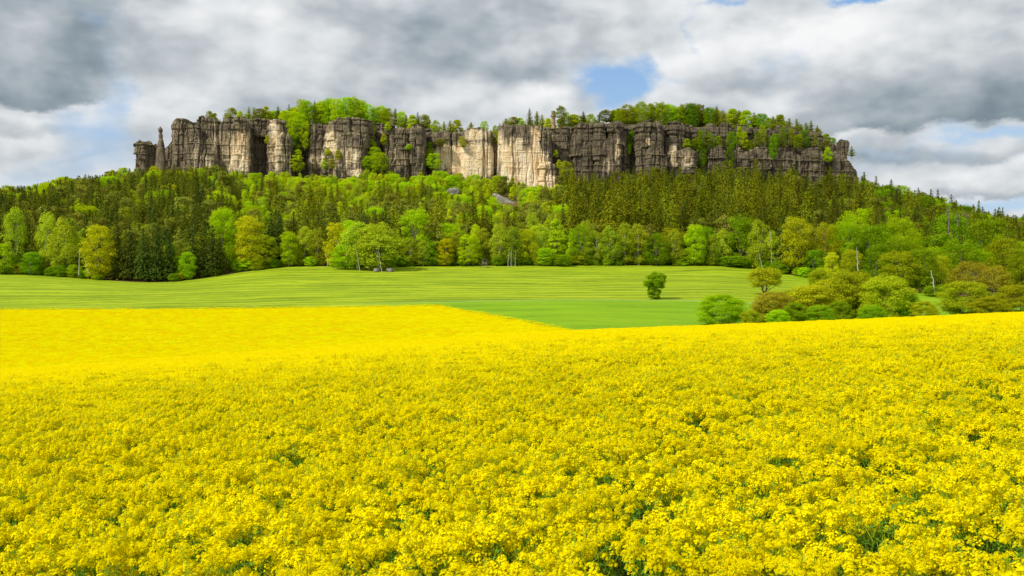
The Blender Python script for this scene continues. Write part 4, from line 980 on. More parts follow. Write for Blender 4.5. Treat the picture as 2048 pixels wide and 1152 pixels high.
for px in np.arange(1374, 1662, 8.0):        # the wooded ledge across the right half
    b = np.interp(px, [1374, 1400, 1540, 1660], [296, 303, 301, 309]) + random.uniform(-9, 3)
    if random.random() < 0.28: continue
    GULLY.append((px + random.uniform(-4, 4), b, b - random.uniform(18, 46), random.uniform(14, 22), random.uniform(703, 709), random.choice(['green', 'larch', 'pine', 'oak', 'green', 'spruce', 'larch'])))
for px, hh in ((1403, 46), (1460, 36), (1545, 56), (1655, 36)):
    GULLY.append((px, 330 + random.uniform(-8, 8), 330 - hh, 18, 700 + random.uniform(-1, 5), random.choice(['green', 'spruce', 'larch'])))
for px, b, t, wd, y, k in GULLY:
    add_tree(k, at(px, y), y, (b - t) / F * y, wd / 2 / F * y, None, None, zrow(b, y), 'gully')

# --- the forest on the slope
LINE_PX = [-700, 0, 60, 130, 200, 260, 330, 400, 440, 500, 560, 620, 700, 730, 760, 800, 840, 870, 910, 950, 1000, 1060, 1110, 1130, 1160, 1200, 1250, 1290, 1340, 1400, 1500, 1600, 1700, 1720, 1760, 1850, 1950, 2048, 2750]
LINE_ROW = [380, 372, 370, 352, 346, 332, 325, 330, 326, 344, 342, 346, 352, 330, 332, 348, 340, 332, 338, 350, 346, 368, 374, 346, 348, 346, 334, 338, 340, 330, 324, 326, 342, 346, 356, 376, 402, 426, 520]
def mixture(px, row_base, y):
    r = random.random
    q = y - float(E(px))
    nz = float(fbm(np.array([[px / 90.0, y / 35.0, 3.0]]), 33, 3)[0])
    if px > 1640:
        hi = y > 470
        if hi: return random.choice(['spruce', 'spruce', 'olive', 'pine', 'green' if px > 1750 else 'spruce', 'beech' if r() < .5 else 'spruce'])
        return random.choice(['green', 'green', 'oak', 'beech', 'oak', 'spruce'])
    if px > 1120 + random.gauss(0, 22):
        if y > 660: return random.choice(['spruce', 'spruce', 'olive', 'darkspruce', 'pine'])
        if q < 14 and r() < .5: return random.choice(['birch', 'green', 'larch', 'oak'])
        if r() < 0.07: return random.choice(['green', 'larch'])
        return random.choice(['olive', 'olive', 'olive', 'spruce', 'spruce', 'pine'] if px < 1330 else ['olive', 'spruce', 'spruce', 'olive', 'darkspruce', 'pine'])
    if px > 480 and y > 455 or px > 820:
        lf = 0.60 + 0.9 * nz + (0.22 if px > 1020 else 0) + (0.22 if y > 590 and px < 1000 else 0)
        if r() < lf: return random.choice(['larch', 'larch', 'larch', 'birch', 'beech', 'brightmaple' if r() < .3 else 'larch'])
        return random.choice(['pine', 'olive', 'pine', 'spruce'])
    if r() < 0.10 + 0.25 * max(0, nz): return random.choice(['birch', 'beech', 'larch', 'oak', 'maple' if r() < .3 else 'birch'])
    return random.choice(['spruce', 'spruce', 'spruce', 'spruce', 'spruce', 'darkspruce', 'pine'])
HEIGHT = {'spruce': (17, 25), 'darkspruce': (17, 25), 'olive': (20, 31), 'pine': (14, 20), 'birch': (13, 19), 'larch': (11, 17), 'beech': (13, 19), 'green': (13, 19), 'maple': (11, 16), 'brightmaple': (12, 17), 'oak': (11, 17)}
HOLES = [(1009, 20, 412, BY), (907, 12, 391, BY), (985, 6, 394, BY), (1032, 9, 416, BY)]
front_xy = np.array([(t['x'], t['y'], t['w']) for t in TREES[:NAMED_FRONT]])
y = 398.0
yy_rows = []
while y < 742:
    st = 6.6 + (y - 398) / 344 * 1.4
    for x in np.arange(at(-330, y), at(2400, y), st):
        xx, yy = x + random.uniform(-.48, .48) * st, y + random.uniform(-.48, .48) * st
        px = 1024 + F * xx / yy
        e = float(E(px))
        if yy < e + 5 or (yy > 694 and 262 < px < 1724): continue
        if yy < e + 22 and len(front_xy) and np.any(np.hypot(front_xy[:, 0] - xx, front_xy[:, 1] - yy) < front_xy[:, 2] * 0.7): continue
        k = mixture(px, 0, yy)
        if 1120 < px < 1700 and yy > e + 25 and random.random() < 0.22: continue
        h = random.uniform(*HEIGHT[k])
        if k in ('olive', 'spruce') and 1120 < px < 1700: h *= 1.12
        if 450 < px < 1060 and yy > 440: h *= 0.82
        z = g1(xx, yy)
        lim = zrow(np.interp(px, LINE_PX, LINE_ROW) + (random.uniform(-2, 15) if px < 1120 else random.uniform(-10, 26)), yy) - z
        if lim < 5.0:
            if lim < 2.2 or yy > 700: continue
        h2 = min(h, lim)
        row_t = HR - (z + h2 - EYE) / yy * F
        bad = False
        for hp, hw, hr, hy in HOLES:
            if yy < hy + 3 and abs(px - hp) < hw + WIDE[k] * h2 / yy * F * 0.3:
                mx = zrow(hr, yy) - z + 1.0
                if mx < 3.5: bad = True
                h2 = min(h2, mx)
        if bad: continue
        if h2 < 0.55 * h and k in ('beech', 'oak', 'green'): k = 'larch'
        add_tree(k, xx, yy, h2, WIDE[k] * (h2 * 0.65 + h * 0.35) * random.uniform(0.85, 1.15), None, None, z - 0.2, 'slope')
    y += st * 1.05

# ------------------------------------------------------------------ which trees show largest: those become things of their own
def visible_area():
    """rough painter's pass at half resolution: how many pixels of each tree are left uncovered"""
    Wd, Hd = 1024, 576
    buf = np.full((Hd, Wd), -1, np.int32)
    order = sorted(range(len(TREES)), key=lambda i: -TREES[i]['y'])
    for i in order:
        t = TREES[i]
        s = F / t['y'] / 2
        cx = 512 + t['x'] * s; r0 = (HR / 2) - (t['z'] + t['h'] - EYE) * s; r1 = (HR / 2) - (t['z'] - EYE) * s
        hw = max(t['w'] * s, 0.8)
        con = 'spruce' in t['key'] or t['key'] == 'olive'
        a, b = int(max(0, r0)), int(min(Hd - 1, r1))
        for r in range(a, b + 1):
            u = (r - r0) / max(r1 - r0, 1e-3)
            ww = hw * (min(1, u * 1.15) if con else math.sqrt(max(0, 1 - (2 * u * 0.92 - 0.92) ** 2)) if u < 0.9 else 0.4)
            c0, c1 = int(max(0, cx - ww)), int(min(Wd, cx + ww + 1))
            if c1 > c0: buf[r, c0:c1] = i
    cnt = np.bincount(buf[buf >= 0], minlength=len(TREES))
    return cnt
AREA = visible_area()

SIDE = [(-9999, 260, 'left of the cliff'), (260, 560, 'below the left part of the cliff'), (560, 860, 'below the left middle of the cliff'), (860, 1125, 'below the pale wall'), (1125, 1400, 'below the right middle of the cliff'), (1400, 1724, 'below the right end of the cliff'), (1724, 9999, 'right of the cliff')]
LOOK = {'lone': 'ivy clad tree', 'umbrella': 'fruit tree', 'umbrellabrown': 'reddish fruit tree', 'spruce': 'brownish green spruce', 'darkspruce': 'very dark spruce', 'olive': 'olive green spruce', 'pine': 'grey green pine', 'birch': 'light drooping birch', 'larch': 'fresh yellow green larch', 'beech': 'bright green beech', 'green': 'deep green beech',
        'maple': 'yellowish maple', 'brightmaple': 'vivid green maple', 'orange': 'orange maple', 'oak': 'olive brown oak', 'brown': 'reddish oak', 'shrub_oak': 'olive shrub', 'shrub_green': 'green shrub', 'shrub_bright': 'bright green shrub', 'shrub_brown': 'brownish shrub'}
def auto_label(t):
    px = 1024 + F * t['x'] / t['y']
    sd = [s for a, b, s in SIDE if a <= px < b][0]
    look = LOOK[t['key']]
    if t['group'] == 'top':
        seg = [s for a, b, s in [(0, 560, 'above the left buttresses'), (560, 800, 'on the high left crown of the cliff'), (800, 1000, 'above the left half of the pale wall'), (1000, 1115, 'between the pale wall and the stone tower'), (1115, 1260, 'right of the stone tower'), (1260, 1450, 'on the right crown of the cliff'), (1450, 9999, 'on the falling right end of the plateau')] if a <= px < b][0]
        return f'{look} on the plateau rim {seg}', 'trees on the plateau'
    if t['group'] == 'gully':
        seg = [s for a, b, s in [(0, 640, 'in the leafy gully left of the big block'), (640, 800, 'right beside the big left block'), (800, 930, 'at the left foot of the pale wall'), (930, 1200, 'beside the pale wall'), (1200, 1340, 'in the green gully of the right half'), (1340, 1500, 'on the wooded ledge of the right half'), (1500, 9999, 'on the wooded ledge near the right end')] if a <= px < b][0]
        return f'{look} rooted {seg}', 'trees rooted in the cliff'
    if t['group'] == 'bushes along the forest foot':
        seg = [s for a, b, s in [(-999, 240, 'left of the meadow dip'), (240, 560, 'by the brown bank'), (560, 830, 'near the birch clump'), (830, 1130, 'near the hunting hide'), (1130, 1400, 'behind the lone meadow tree'), (1400, 9999, 'at the right end of the meadow')] if a <= px < b][0]
        return f'low {look} at the forest foot {seg}', t['group']
    q = (t['y'] - float(E(px))) / (690 - float(E(px)))
    lv = 'low on the slope' if q < 0.22 else 'halfway up the slope' if q < 0.6 else 'high on the slope'
    return f'{look} {lv} {sd}', 'forest trees on the slope'

def place(t, parts):
    name, vs = SPECIES[t['key']]
    crown, trunk, both = vs[t['var'] % len(vs)]
    proto_w = WIDE[t['key']]
    sxy = t['w'] / proto_w; sc = (sxy, sxy, t['h'])
    if parts:
        o = empty(name, (t['x'], t['y'], t['z']), t['rz'], sc)
        if t['lean']: o.rotation_euler = (0, t['lean'], t['rz'])
        link('crown', crown, o); link('trunk', trunk, o)
    else:
        o = link(name, both, None, (t['x'], t['y'], t['z']))
        o.rotation_euler = (0, t['lean'], t['rz']); o.scale = sc
    if t['label']:
        lab, grp = t['label'], t['group'] or 'trees along the forest front'
    else:
        lab, grp = auto_label(t)
    tag(o, lab, CATS[name], grp)
    return o

by_kind = {}
for i, t in enumerate(TREES):
    by_kind.setdefault(SPECIES[t['key']][0], []).append(i)
LIMIT = 290
single = set(); REST = {}
for k, ids in by_kind.items():
    ids = sorted(ids, key=lambda i: -(AREA[i] + (10000 if TREES[i]['label'] else 0)))
    seen = [i for i in ids if AREA[i] >= 6 or TREES[i]['label']]
    single.update(seen[:LIMIT])
    REST[k] = [i for i in ids if i not in single]
for i in sorted(single):
    place(TREES[i], bool(TREES[i]['label']) or AREA[i] >= 60)

def instancer(name, pts, rots, scl, idx, protos, label, cat, sheet=None):
    """one object that carries many copies of the prototype meshes (geometry nodes)"""
    coll = bpy.data.collections.new(name + '_kinds')
    for k, me in enumerate(protos):
        coll.objects.link(bpy.data.objects.new('%s_kind_%02d' % (name, k), me))
    if sheet is not None:
        SV, SF, smat = sheet
        me = mesh_np(name, np.vstack([SV, pts]), SF, [smat], True)
        zz_ = np.zeros((len(SV), 3)); rots = np.vstack([zz_, rots]); scl = np.vstack([zz_, scl]); idx = np.concatenate([np.full(len(SV), -1), idx])
    else:
        me = bpy.data.meshes.new(name)
        me.vertices.add(len(pts)); me.vertices.foreach_set('co', np.asarray(pts, np.float32).ravel())
    a = me.attributes.new('rot', 'FLOAT_VECTOR', 'POINT'); a.data.foreach_set('vector', np.asarray(rots, np.float32).ravel())
    a = me.attributes.new('scl', 'FLOAT_VECTOR', 'POINT'); a.data.foreach_set('vector', np.asarray(scl, np.float32).ravel())
    a = me.attributes.new('idx', 'INT', 'POINT'); a.data.foreach_set('value', np.asarray(idx, np.int32))
    o = link(name, me)
    ng = bpy.data.node_groups.new(name + '_scatter', 'GeometryNodeTree')
    ng.interface.new_socket('Geometry', in_out='INPUT', socket_type='NodeSocketGeometry')
    ng.interface.new_socket('Geometry', in_out='OUTPUT', socket_type='NodeSocketGeometry')
    n, l = ng.nodes, ng.links
    gi, go = n.new('NodeGroupInput'), n.new('NodeGroupOutput')
    mp = n.new('GeometryNodeMeshToPoints')
    ci = n.new('GeometryNodeCollectionInfo'); ci.inputs['Collection'].default_value = coll
    ci.inputs['Separate Children'].default_value = True; ci.inputs['Reset Children'].default_value = True
    ip = n.new('GeometryNodeInstanceOnPoints'); ip.inputs['Pick Instance'].default_value = True
    def att(nm, ty):
        q_ = n.new('GeometryNodeInputNamedAttribute'); q_.data_type = ty; q_.inputs['Name'].default_value = nm
        return q_.outputs[0]
    l.new(gi.outputs[0], mp.inputs[0]); l.new(mp.outputs[0], ip.inputs['Points']); l.new(ci.outputs[0], ip.inputs['Instance'])
    l.new(att('idx', 'INT'), ip.inputs['Instance Index']); l.new(att('scl', 'FLOAT_VECTOR'), ip.inputs['Scale'])
    er = n.new('FunctionNodeEulerToRotation'); l.new(att('rot', 'FLOAT_VECTOR'), er.inputs[0]); l.new(er.outputs[0], ip.inputs['Rotation'])
    if sheet is not None:
        cp = n.new('FunctionNodeCompare'); cp.data_type = 'INT'; cp.operation = 'GREATER_EQUAL'
        l.new(att('idx', 'INT'), cp.inputs[2]); cp.inputs[3].default_value = 0
        l.new(cp.outputs[0], mp.inputs['Selection'])
        jn = n.new('GeometryNodeJoinGeometry'); l.new(gi.outputs[0], jn.inputs[0]); l.new(ip.outputs[0], jn.inputs[0]); l.new(jn.outputs[0], go.inputs[0])
    else:
        l.new(ip.outputs[0], go.inputs[0])
    md = o.modifiers.new('scatter', 'NODES'); md.node_group = ng
    return tag(o, label, cat, kind='stuff')
RESTNAME = {'spruce_tree': 'spruce_forest', 'pine_tree': 'pine_forest', 'birch_tree': 'birch_forest', 'larch_tree': 'larch_forest', 'beech_tree': 'beech_forest', 'maple_tree': 'maple_forest', 'oak_tree': 'oak_forest', 'shrub': 'undergrowth'}
for k, ids in REST.items():
    if not ids: continue
    protos, pi = [], {}
    P_, R_, S_, I_ = [], [], [], []
    for i in ids:
        t = TREES[i]; vs = SPECIES[t['key']][1]; key = (t['key'], t['var'] % len(vs))
        if key not in pi:
            pi[key] = len(protos); protos.append(vs[key[1]][2])
        s = t['w'] / WIDE[t['key']]
        P_.append((t['x'], t['y'], t['z'])); R_.append((0, 0, t['rz'])); S_.append((s, s, t['h'])); I_.append(pi[key])
    instancer(RESTNAME[k], P_, R_, S_, I_, protos, f'mass of {CATS[k]} trees half hidden deep in the forest slope' if k != 'shrub' else 'hidden undergrowth along the forest foot', 'forest' if k != 'shrub' else 'undergrowth')
print('TREES', len(TREES), 'single', len(single), {k: (len(v), len(REST[k])) for k, v in by_kind.items()})

# ------------------------------------------------------------------ the cloud that shades the right half of the hill
def mat_cloud():
    m, n, out = new_mat('thin_cloud')
    d = n.new('ShaderNodeBsdfDiffuse'); d.inputs['Color'].default_value = (0.85, 0.85, 0.85, 1)
    t = n.new('ShaderNodeBsdfTransparent')
    mx = n.new('ShaderNodeMixShader'); mx.inputs[0].default_value = 0.20
    n.l.new(t.outputs[0], mx.inputs[1]); n.l.new(d.outputs[0], mx.inputs[2]); n.l.new(mx.outputs[0], out.inputs['Surface'])
    return m
def shade_cloud():
    zc = 900.0
    edge = [(1122, 720, 118), (1126, 660, 92), (1140, 560, 60), (1165, 470, 34), (1215, 425, 22), (1330, 418, 20), (1480, 412, 20), (1620, 398, 18), (1700, 372, 14), (1830, 352, 12), (2150, 345, 8), (2900, 420, 8), (3000, 700, 40), (2600, 1000, 60), (1700, 1050, 140), (1180, 960, 140)]
    h = Vector((sd.x, sd.y)) / sd.z
    pts = np.array([[at(p, y) + h.x * (zc - z - EYE), y + h.y * (zc - z - EYE)] for p, y, z in edge])
    c = pts.mean(0)
    per = []
    for k in range(len(pts)):
        a_, b_ = pts[k], pts[(k + 1) % len(pts)]
        for t in np.linspace(0, 1, 14, endpoint=False): per.append(a_ + (b_ - a_) * t)
    per = np.array(per); ns = len(per)
    per = per + 9.0 * np.stack([fbm(np.column_stack([per / 40.0, np.zeros(ns)]), 201, 3), fbm(np.column_stack([per / 40.0, np.ones(ns)]), 202, 3)], 1)
    rings, V = [(1.0, 0.0), (1.0, 0.0)], []
    prof = [(0.02, -14), (0.4, -16), (0.75, -13), (0.93, -6), (1.0, 2), (0.96, 16), (0.8, 42), (0.5, 64), (0.25, 74), (0.02, 78)]
    for r, z in prof:
        q = c + (per - c) * r
        V.append(np.column_stack([q, np.full(ns, zc + z)]))
    V = np.vstack(V); V[:, 2] += 14 * fbm(V / 45.0, 203, 4) * (np.abs(V[:, 2] - zc - 2) > 3)
    return mesh_np('cloud', V, [grid_faces(len(prof), ns)], [mat_cloud()], True)
tag(link('cloud', shade_cloud()), 'grey cloud passing high overhead and shading the right of the hill', 'cloud', kind='structure')

# ------------------------------------------------------------------ small built things and bare stems
def mat_plain(name, c1, c2, sc=2.0):
    m, n, out = new_mat(name)
    g = n.new('ShaderNodeNewGeometry')
    nz = n.noise(g.outputs['Position'], sc, 5, 0.6)
    n.l.new(principled(n, n.mix(n.smooth(nz, 0.35, 0.65), c1, c2), 0.85, 0.15, bump(n, nz, 0.5, 0.05)), out.inputs['Surface'])
    return m
TSTONE = mat_plain('tower_masonry', (0.30, 0.22, 0.13), (0.46, 0.35, 0.22))
WOOD = mat_plain('grey_timber', (0.10, 0.085, 0.065), (0.21, 0.18, 0.14))
DARKW = mat_plain('dark_roof_felt', (0.03, 0.03, 0.028), (0.06, 0.055, 0.05))
def lathe(prof, ns=20):
    th = np.linspace(0, 2 * np.pi, ns, endpoint=False)
    V = np.vstack([np.stack([np.cos(th) * r, np.sin(th) * r, np.full(ns, z)], 1) for r, z in prof])
    return V, grid_faces(len(prof), ns)
def boxv(c, d):
    c, d = np.array(c), np.array(d) / 2
    V = np.array([[x, y, z] for z in (-1, 1) for y in (-1, 1) for x in (-1, 1)]) * d + c
    return V, np.array([[0, 2, 3, 1], [4, 5, 7, 6], [0, 1, 5, 4], [2, 6, 7, 3], [0, 4, 6, 2], [1, 3, 7, 5]])
# the stone lookout tower on the plateau
ty = 722.0; tx = at(1106.5, ty); tz = float(plateau_z(1024 + F * tx / 716, ty)[0]) - 0.5
th_ = zrow(222, ty) - tz
tw = empty('lookout_tower', (tx, ty, tz))
tag(tw, 'slim round stone lookout tower between the trees on the cliff top', 'tower')
link('shaft', mesh_np('shaft', *lathe([(0.0, -1), (1.75, -1), (1.7, th_ * .3), (1.55, th_ - 4.6), (0.0, th_ - 4.6)]), [TSTONE], False), tw)
link('gallery', mesh_np('gallery', *lathe([(1.3, th_ - 4.598), (2.15, th_ - 4.0), (2.15, th_ - 3.0), (1.95, th_ - 3.0), (1.95, th_ - 3.8), (0.0, th_ - 3.8)]), [TSTONE], False), tw)
link('lantern', mesh_np('lantern', *lathe([(1.25, th_ - 3.79), (1.25, th_ - 0.9), (1.5, th_ - 0.85), (1.5, th_), (1.2, th_), (1.2, th_ - 0.3), (0.0, th_ - 0.3)]), [TSTONE], False), tw)
for k in range(6):
    a = k * math.pi / 3 + 0.3
    v, f = boxv((0, 0, 0), (0.55, 0.10, 1.2))
    o = link('window', mesh_np('window', v, f, [DARKW], False), tw, (1.25 * math.cos(a), 1.25 * math.sin(a), th_ - 2.2)); o.rotation_euler = (0, 0, a + math.pi / 2)
for z in (th_ * .35, th_ * .62):
    v, f = boxv((0, 0, 0), (0.5, 0.16, 1.1)); link('window', mesh_np('window', v, f, [DARKW], False), tw, (-0.3, -1.62, z))
# the hunting hide at the forest edge
hx, hy = at(969, 397), 397.0
hd = empty('hunting_hide', (hx, hy, g1(hx, hy)), R(12))
tag(hd, 'dark wooden hunting hide on splayed legs at the forest edge', 'hunting hide')
parts = [boxv((0, 0, 1.5), (1.7, 1.7, 0.12)), boxv((0, -0.82, 1.95), (1.7, 0.06, 0.8)), boxv((0, -0.82, 2.85), (1.7, 0.06, 0.3)), boxv((0, 0.82, 2.28), (1.7, 0.06, 1.44)), boxv((-0.82, 0, 1.95), (0.06, 1.575, 0.8)), boxv((-0.82, 0, 2.85), (0.06, 1.575, 0.3)), boxv((0.82, 0, 1.95), (0.06, 1.575, 0.8)), boxv((0.82, 0, 2.85), (0.06, 1.575, 0.3))]
for sx in (-1, 1): parts.append(boxv((sx * 0.80, -0.80, 2.53), (0.10, 0.10, 0.34)))
link('cabin', mesh_np('cabin', *join_tubes(parts), [WOOD], False), hd)
v, f = boxv((0, 0, 0), (2.1, 2.2, 0.10)); o = link('roof', mesh_np('roof', v, f, [DARKW], False), hd, (0, 0, 3.16)); o.rotation_euler = (R(8), 0, 0)
for sx in (-1, 1):
    for sy in (-1, 1):
        link('leg', mesh_np('leg', *tube([[sx * 1.7, sy * 1.0, -0.2], [sx * 0.72, sy * 0.7, 1.5]], [0.09, 0.08], 6), [WOOD], False), hd)
lad = [tube([[dx, -2.0, -0.1], [dx, -0.9, 1.6]], [0.05, 0.05], 5) for dx in (-0.25, 0.25)] + [tube([[-0.27, -2.0 + 1.1 * q, -0.1 + 1.7 * q], [0.27, -2.0 + 1.1 * q, -0.1 + 1.7 * q]], [0.03, 0.03], 5) for q in (.15, .35, .55, .75, .92)]
link('ladder', mesh_np('ladder', *join_tubes(lad), [WOOD], False), hd)
# bare stems that stand out against the leaves; birch and pine ones are trunks alone
def stem(name, label, px0, row0, px1, row1, y, r0, bark, cat, forks=0, seed=1, group='bare slender stems at the forest edge'):
    rng = np.random.default_rng(seed)
    p0 = np.array([at(px0, y), y, zrow(row0, y) - 0.3]); p1 = np.array([at(px1, y), y + 0.5, zrow(row1, y)])
    p = bent(p0 - p0, p1 - p0, rng, 9, 0.012)
    ts = [tube(p, np.linspace(r0, r0 * 0.35, 9), 8)]
    for k in range(forks):
        i = rng.integers(3, 8); a = rng.uniform(0, 6.283); L = rng.uniform(0.6, 1.8)
        ts.append(tube(bent(p[i], p[i] + [math.cos(a) * L, math.sin(a) * L, L * rng.uniform(-0.1, 0.9)], rng, 4, 0.05), [r0 * .35, r0 * .28, r0 * .2, r0 * .1], 5))
    tag(link(name, mesh_np(name, *join_tubes(ts), [BARK[bark]], True), None, tuple(p0)), label, cat, group)
stem('birch_stem', 'upright white birch stem left of the yellow green maple', 158, 549, 158, 496, 393, 0.17, 'birch', 'bare stem', 3, 1)
stem('birch_stem', 'thin pale stem slanting towards the foot of the yellow green maple', 178, 545, 164, 505, 391, 0.13, 'birch', 'bare stem', 0, 2)
stem('dead_stem', 'dead white stem with a bent tip before the dull green trees on the right', 1716, 540, 1714, 494, 366, 0.16, 'birch', 'bare stem', 3, 3)
stem('birch_stem', 'thick white birch stem leaning left at the right forest foot', 1871, 590, 1863, 540, 330, 0.22, 'birch', 'bare stem', 2, 4)
stem('pine_stem', 'orange pine stem rising before the olive tree on the right', 1651, 512, 1651, 446, 386, 0.24, 'pine', 'bare stem', 5, 5)
for px, r0_, r1_, lb in ((1897, 468, 410, 'tallest grey dead spruce on the right slope'), (1916, 452, 425, 'short grey dead spruce right of the tallest one'), (1932, 450, 424, 'rightmost grey dead spruce on the right slope')):
    stem('dead_spruce', lb, px, r0_, px, r1_, 408 + (px - 1897) * 0.3, 0.30, 'grey', 'dead tree', 26, px, 'dead spruces on the right slope')
stem('birch_stem', 'white forked stem standing in front of the birches left of the big olive oak', 1544, 535, 1541, 462, 394, 0.14, 'birch', 'bare stem', 6, 8)
for px, lb in ((1016, 'left white birch stem of the group right of the hunting hide'), (1022, 'middle white birch stem of the group right of the hunting hide'), (1030, 'right white birch stem of the group right of the hunting hide')):
    stem('birch_stem', lb, px, 533, px + 1, 500, 399, 0.10, 'birch', 'bare stem', 0, px)
stem('birch_stem', 'white stem leaning left at the birch clump', 720, 541, 712, 500, 378, 0.11, 'birch', 'bare stem', 0, 11)
stem('birch_stem', 'white stem rising between the two boulders', 764, 545, 755, 490, 376, 0.12, 'birch', 'bare stem', 0, 12)
stem('birch_stem', 'white stem right of the twin slim birches left of the orange maple', 655, 530, 654, 495, 398, 0.14, 'birch', 'bare stem', 0, 13)
stem('birch_stem', 'white stem leaning at the foot of the pale birch behind the orange olive tree', 1528, 545, 1519, 510, 380, 0.13, 'birch', 'bare stem', 0, 14)

# ------------------------------------------------------------------ the flowering rapeseed
def mat_petal():
    m, n, out = new_mat('rapeseed_petals')
    geo = n.new('ShaderNodeNewGeometry'); oi = n.new('ShaderNodeObjectInfo')
    f = n.math('ADD', n.math('MULTIPLY', geo.outputs['Random Per Island'], 0.7), n.math('MULTIPLY', oi.outputs['Random'], 0.3))
    col = n.ramp(f, [(0.0, (0.84, 0.74, 0.001)), (0.35, (0.88, 0.79, 0.002)), (1.0, (0.91, 0.835, 0.005))])
    d = n.new('ShaderNodeBsdfDiffuse'); n.l.new(col, d.inputs['Color'])
    t = n.new('ShaderNodeBsdfTranslucent'); n.l.new(col, t.inputs['Color'])
    mx = n.new('ShaderNodeMixShader'); mx.inputs[0].default_value = 0.5
    n.l.new(d.outputs[0], mx.inputs[1]); n.l.new(t.outputs[0], mx.inputs[2]); n.l.new(mx.outputs[0], out.inputs['Surface'])
    return m
PETAL = mat_petal()
HEADS = mat_leaf('distant_rapeseed_heads', (0.74, 0.67, 0.001), (0.89, 0.80, 0.002), 0.40, 0.06, (1.0, 1.0, 0.6))  # dimmer petal colour: green and self-shading between the heads averaged in
STEM = mat_leaf('rapeseed_stems', (0.17, 0.30, 0.012), (0.32, 0.44, 0.03), 0.3, 0.2)
RLEAF = mat_leaf('rapeseed_leaves', (0.09, 0.21, 0.020), (0.20, 0.37, 0.04), 0.35, 0.2)
def mat_canopy():
    m, n, out = new_mat('rapeseed_canopy')
    g = n.new('ShaderNodeNewGeometry'); pos = g.outputs['Position']
    s = n.new('ShaderNodeSeparateXYZ'); n.l.new(pos, s.inputs[0])
    a = n.noise(pos, 3.5, 4, 0.65); b = n.noise(n.scale(pos, (0.2, 1, 0)), 0.10, 5, 0.6)
    f = n.math('ADD', n.math('MULTIPLY', a, 0.75), n.math('MULTIPLY', b, 0.25))
    col = n.ramp(f, [(0.30, (0.22, 0.26, 0.003)), (0.45, (0.62, 0.58, 0.002)), (0.62, (0.82, 0.74, 0.002))])
    n.l.new(principled(n, col, 0.9, 0.05, bump(n, a, 0.4, 0.06)), out.inputs['Surface'])
    return m
def ribbon(p0, p1, w0, w1, rng):
    p0, p1 = np.asarray(p0), np.asarray(p1); d = p1 - p0
    a = np.cross(d, rng.normal(0, 1, 3)); a /= np.linalg.norm(a) + 1e-9
    return np.array([p0 - a * w0, p0 + a * w0, p1 + a * w1, p1 - a * w1])
def raceme(tip, up, r, h, nf, rng, fs):
    """flower head: a dome of little four-petalled crosses with buds on top and young pods below"""
    fl, gr = [], []
    a = rng.uniform(0, 6.283, nf); t = rng.uniform(0, 1, nf) ** 0.8
    rad = r * np.sqrt(1 - (0.85 * t) ** 2) * rng.uniform(0.65, 1.1, nf)
    P = np.stack([np.cos(a) * rad, np.sin(a) * rad, -h * (1 - t)], 1) + tip
    N = np.stack([np.cos(a) * 0.8, np.sin(a) * 0.8, 0.5 + 0.7 * t], 1) + rng.normal(0, 0.2, (nf, 3)); N /= np.linalg.norm(N, axis=1)[:, None]
    T = rng.normal(0, 1, (nf, 3)); T -= N * (T * N).sum(1)[:, None]; T /= np.linalg.norm(T, axis=1)[:, None]
    B = np.cross(N, T)
    for U, Wv in ((T, B), (B, T)):
        s_ = fs * rng.uniform(0.8, 1.2, (nf, 1))
        fl.append(np.stack([P - U * s_ - Wv * s_ * 0.5, P + U * s_ - Wv * s_ * 0.5, P + U * s_ + Wv * s_ * 0.5, P - U * s_ + Wv * s_ * 0.5], 1).reshape(-1, 3))
    for _ in range(3):
        aa = rng.uniform(0, 6.283); z = -h - rng.uniform(0.01, 0.10)
        gr.append(ribbon(tip + [0, 0, z], tip + [math.cos(aa) * 0.045, math.sin(aa) * 0.045, z + 0.035], 0.0014, 0.0014, rng))
    return np.vstack(fl), np.vstack(gr)
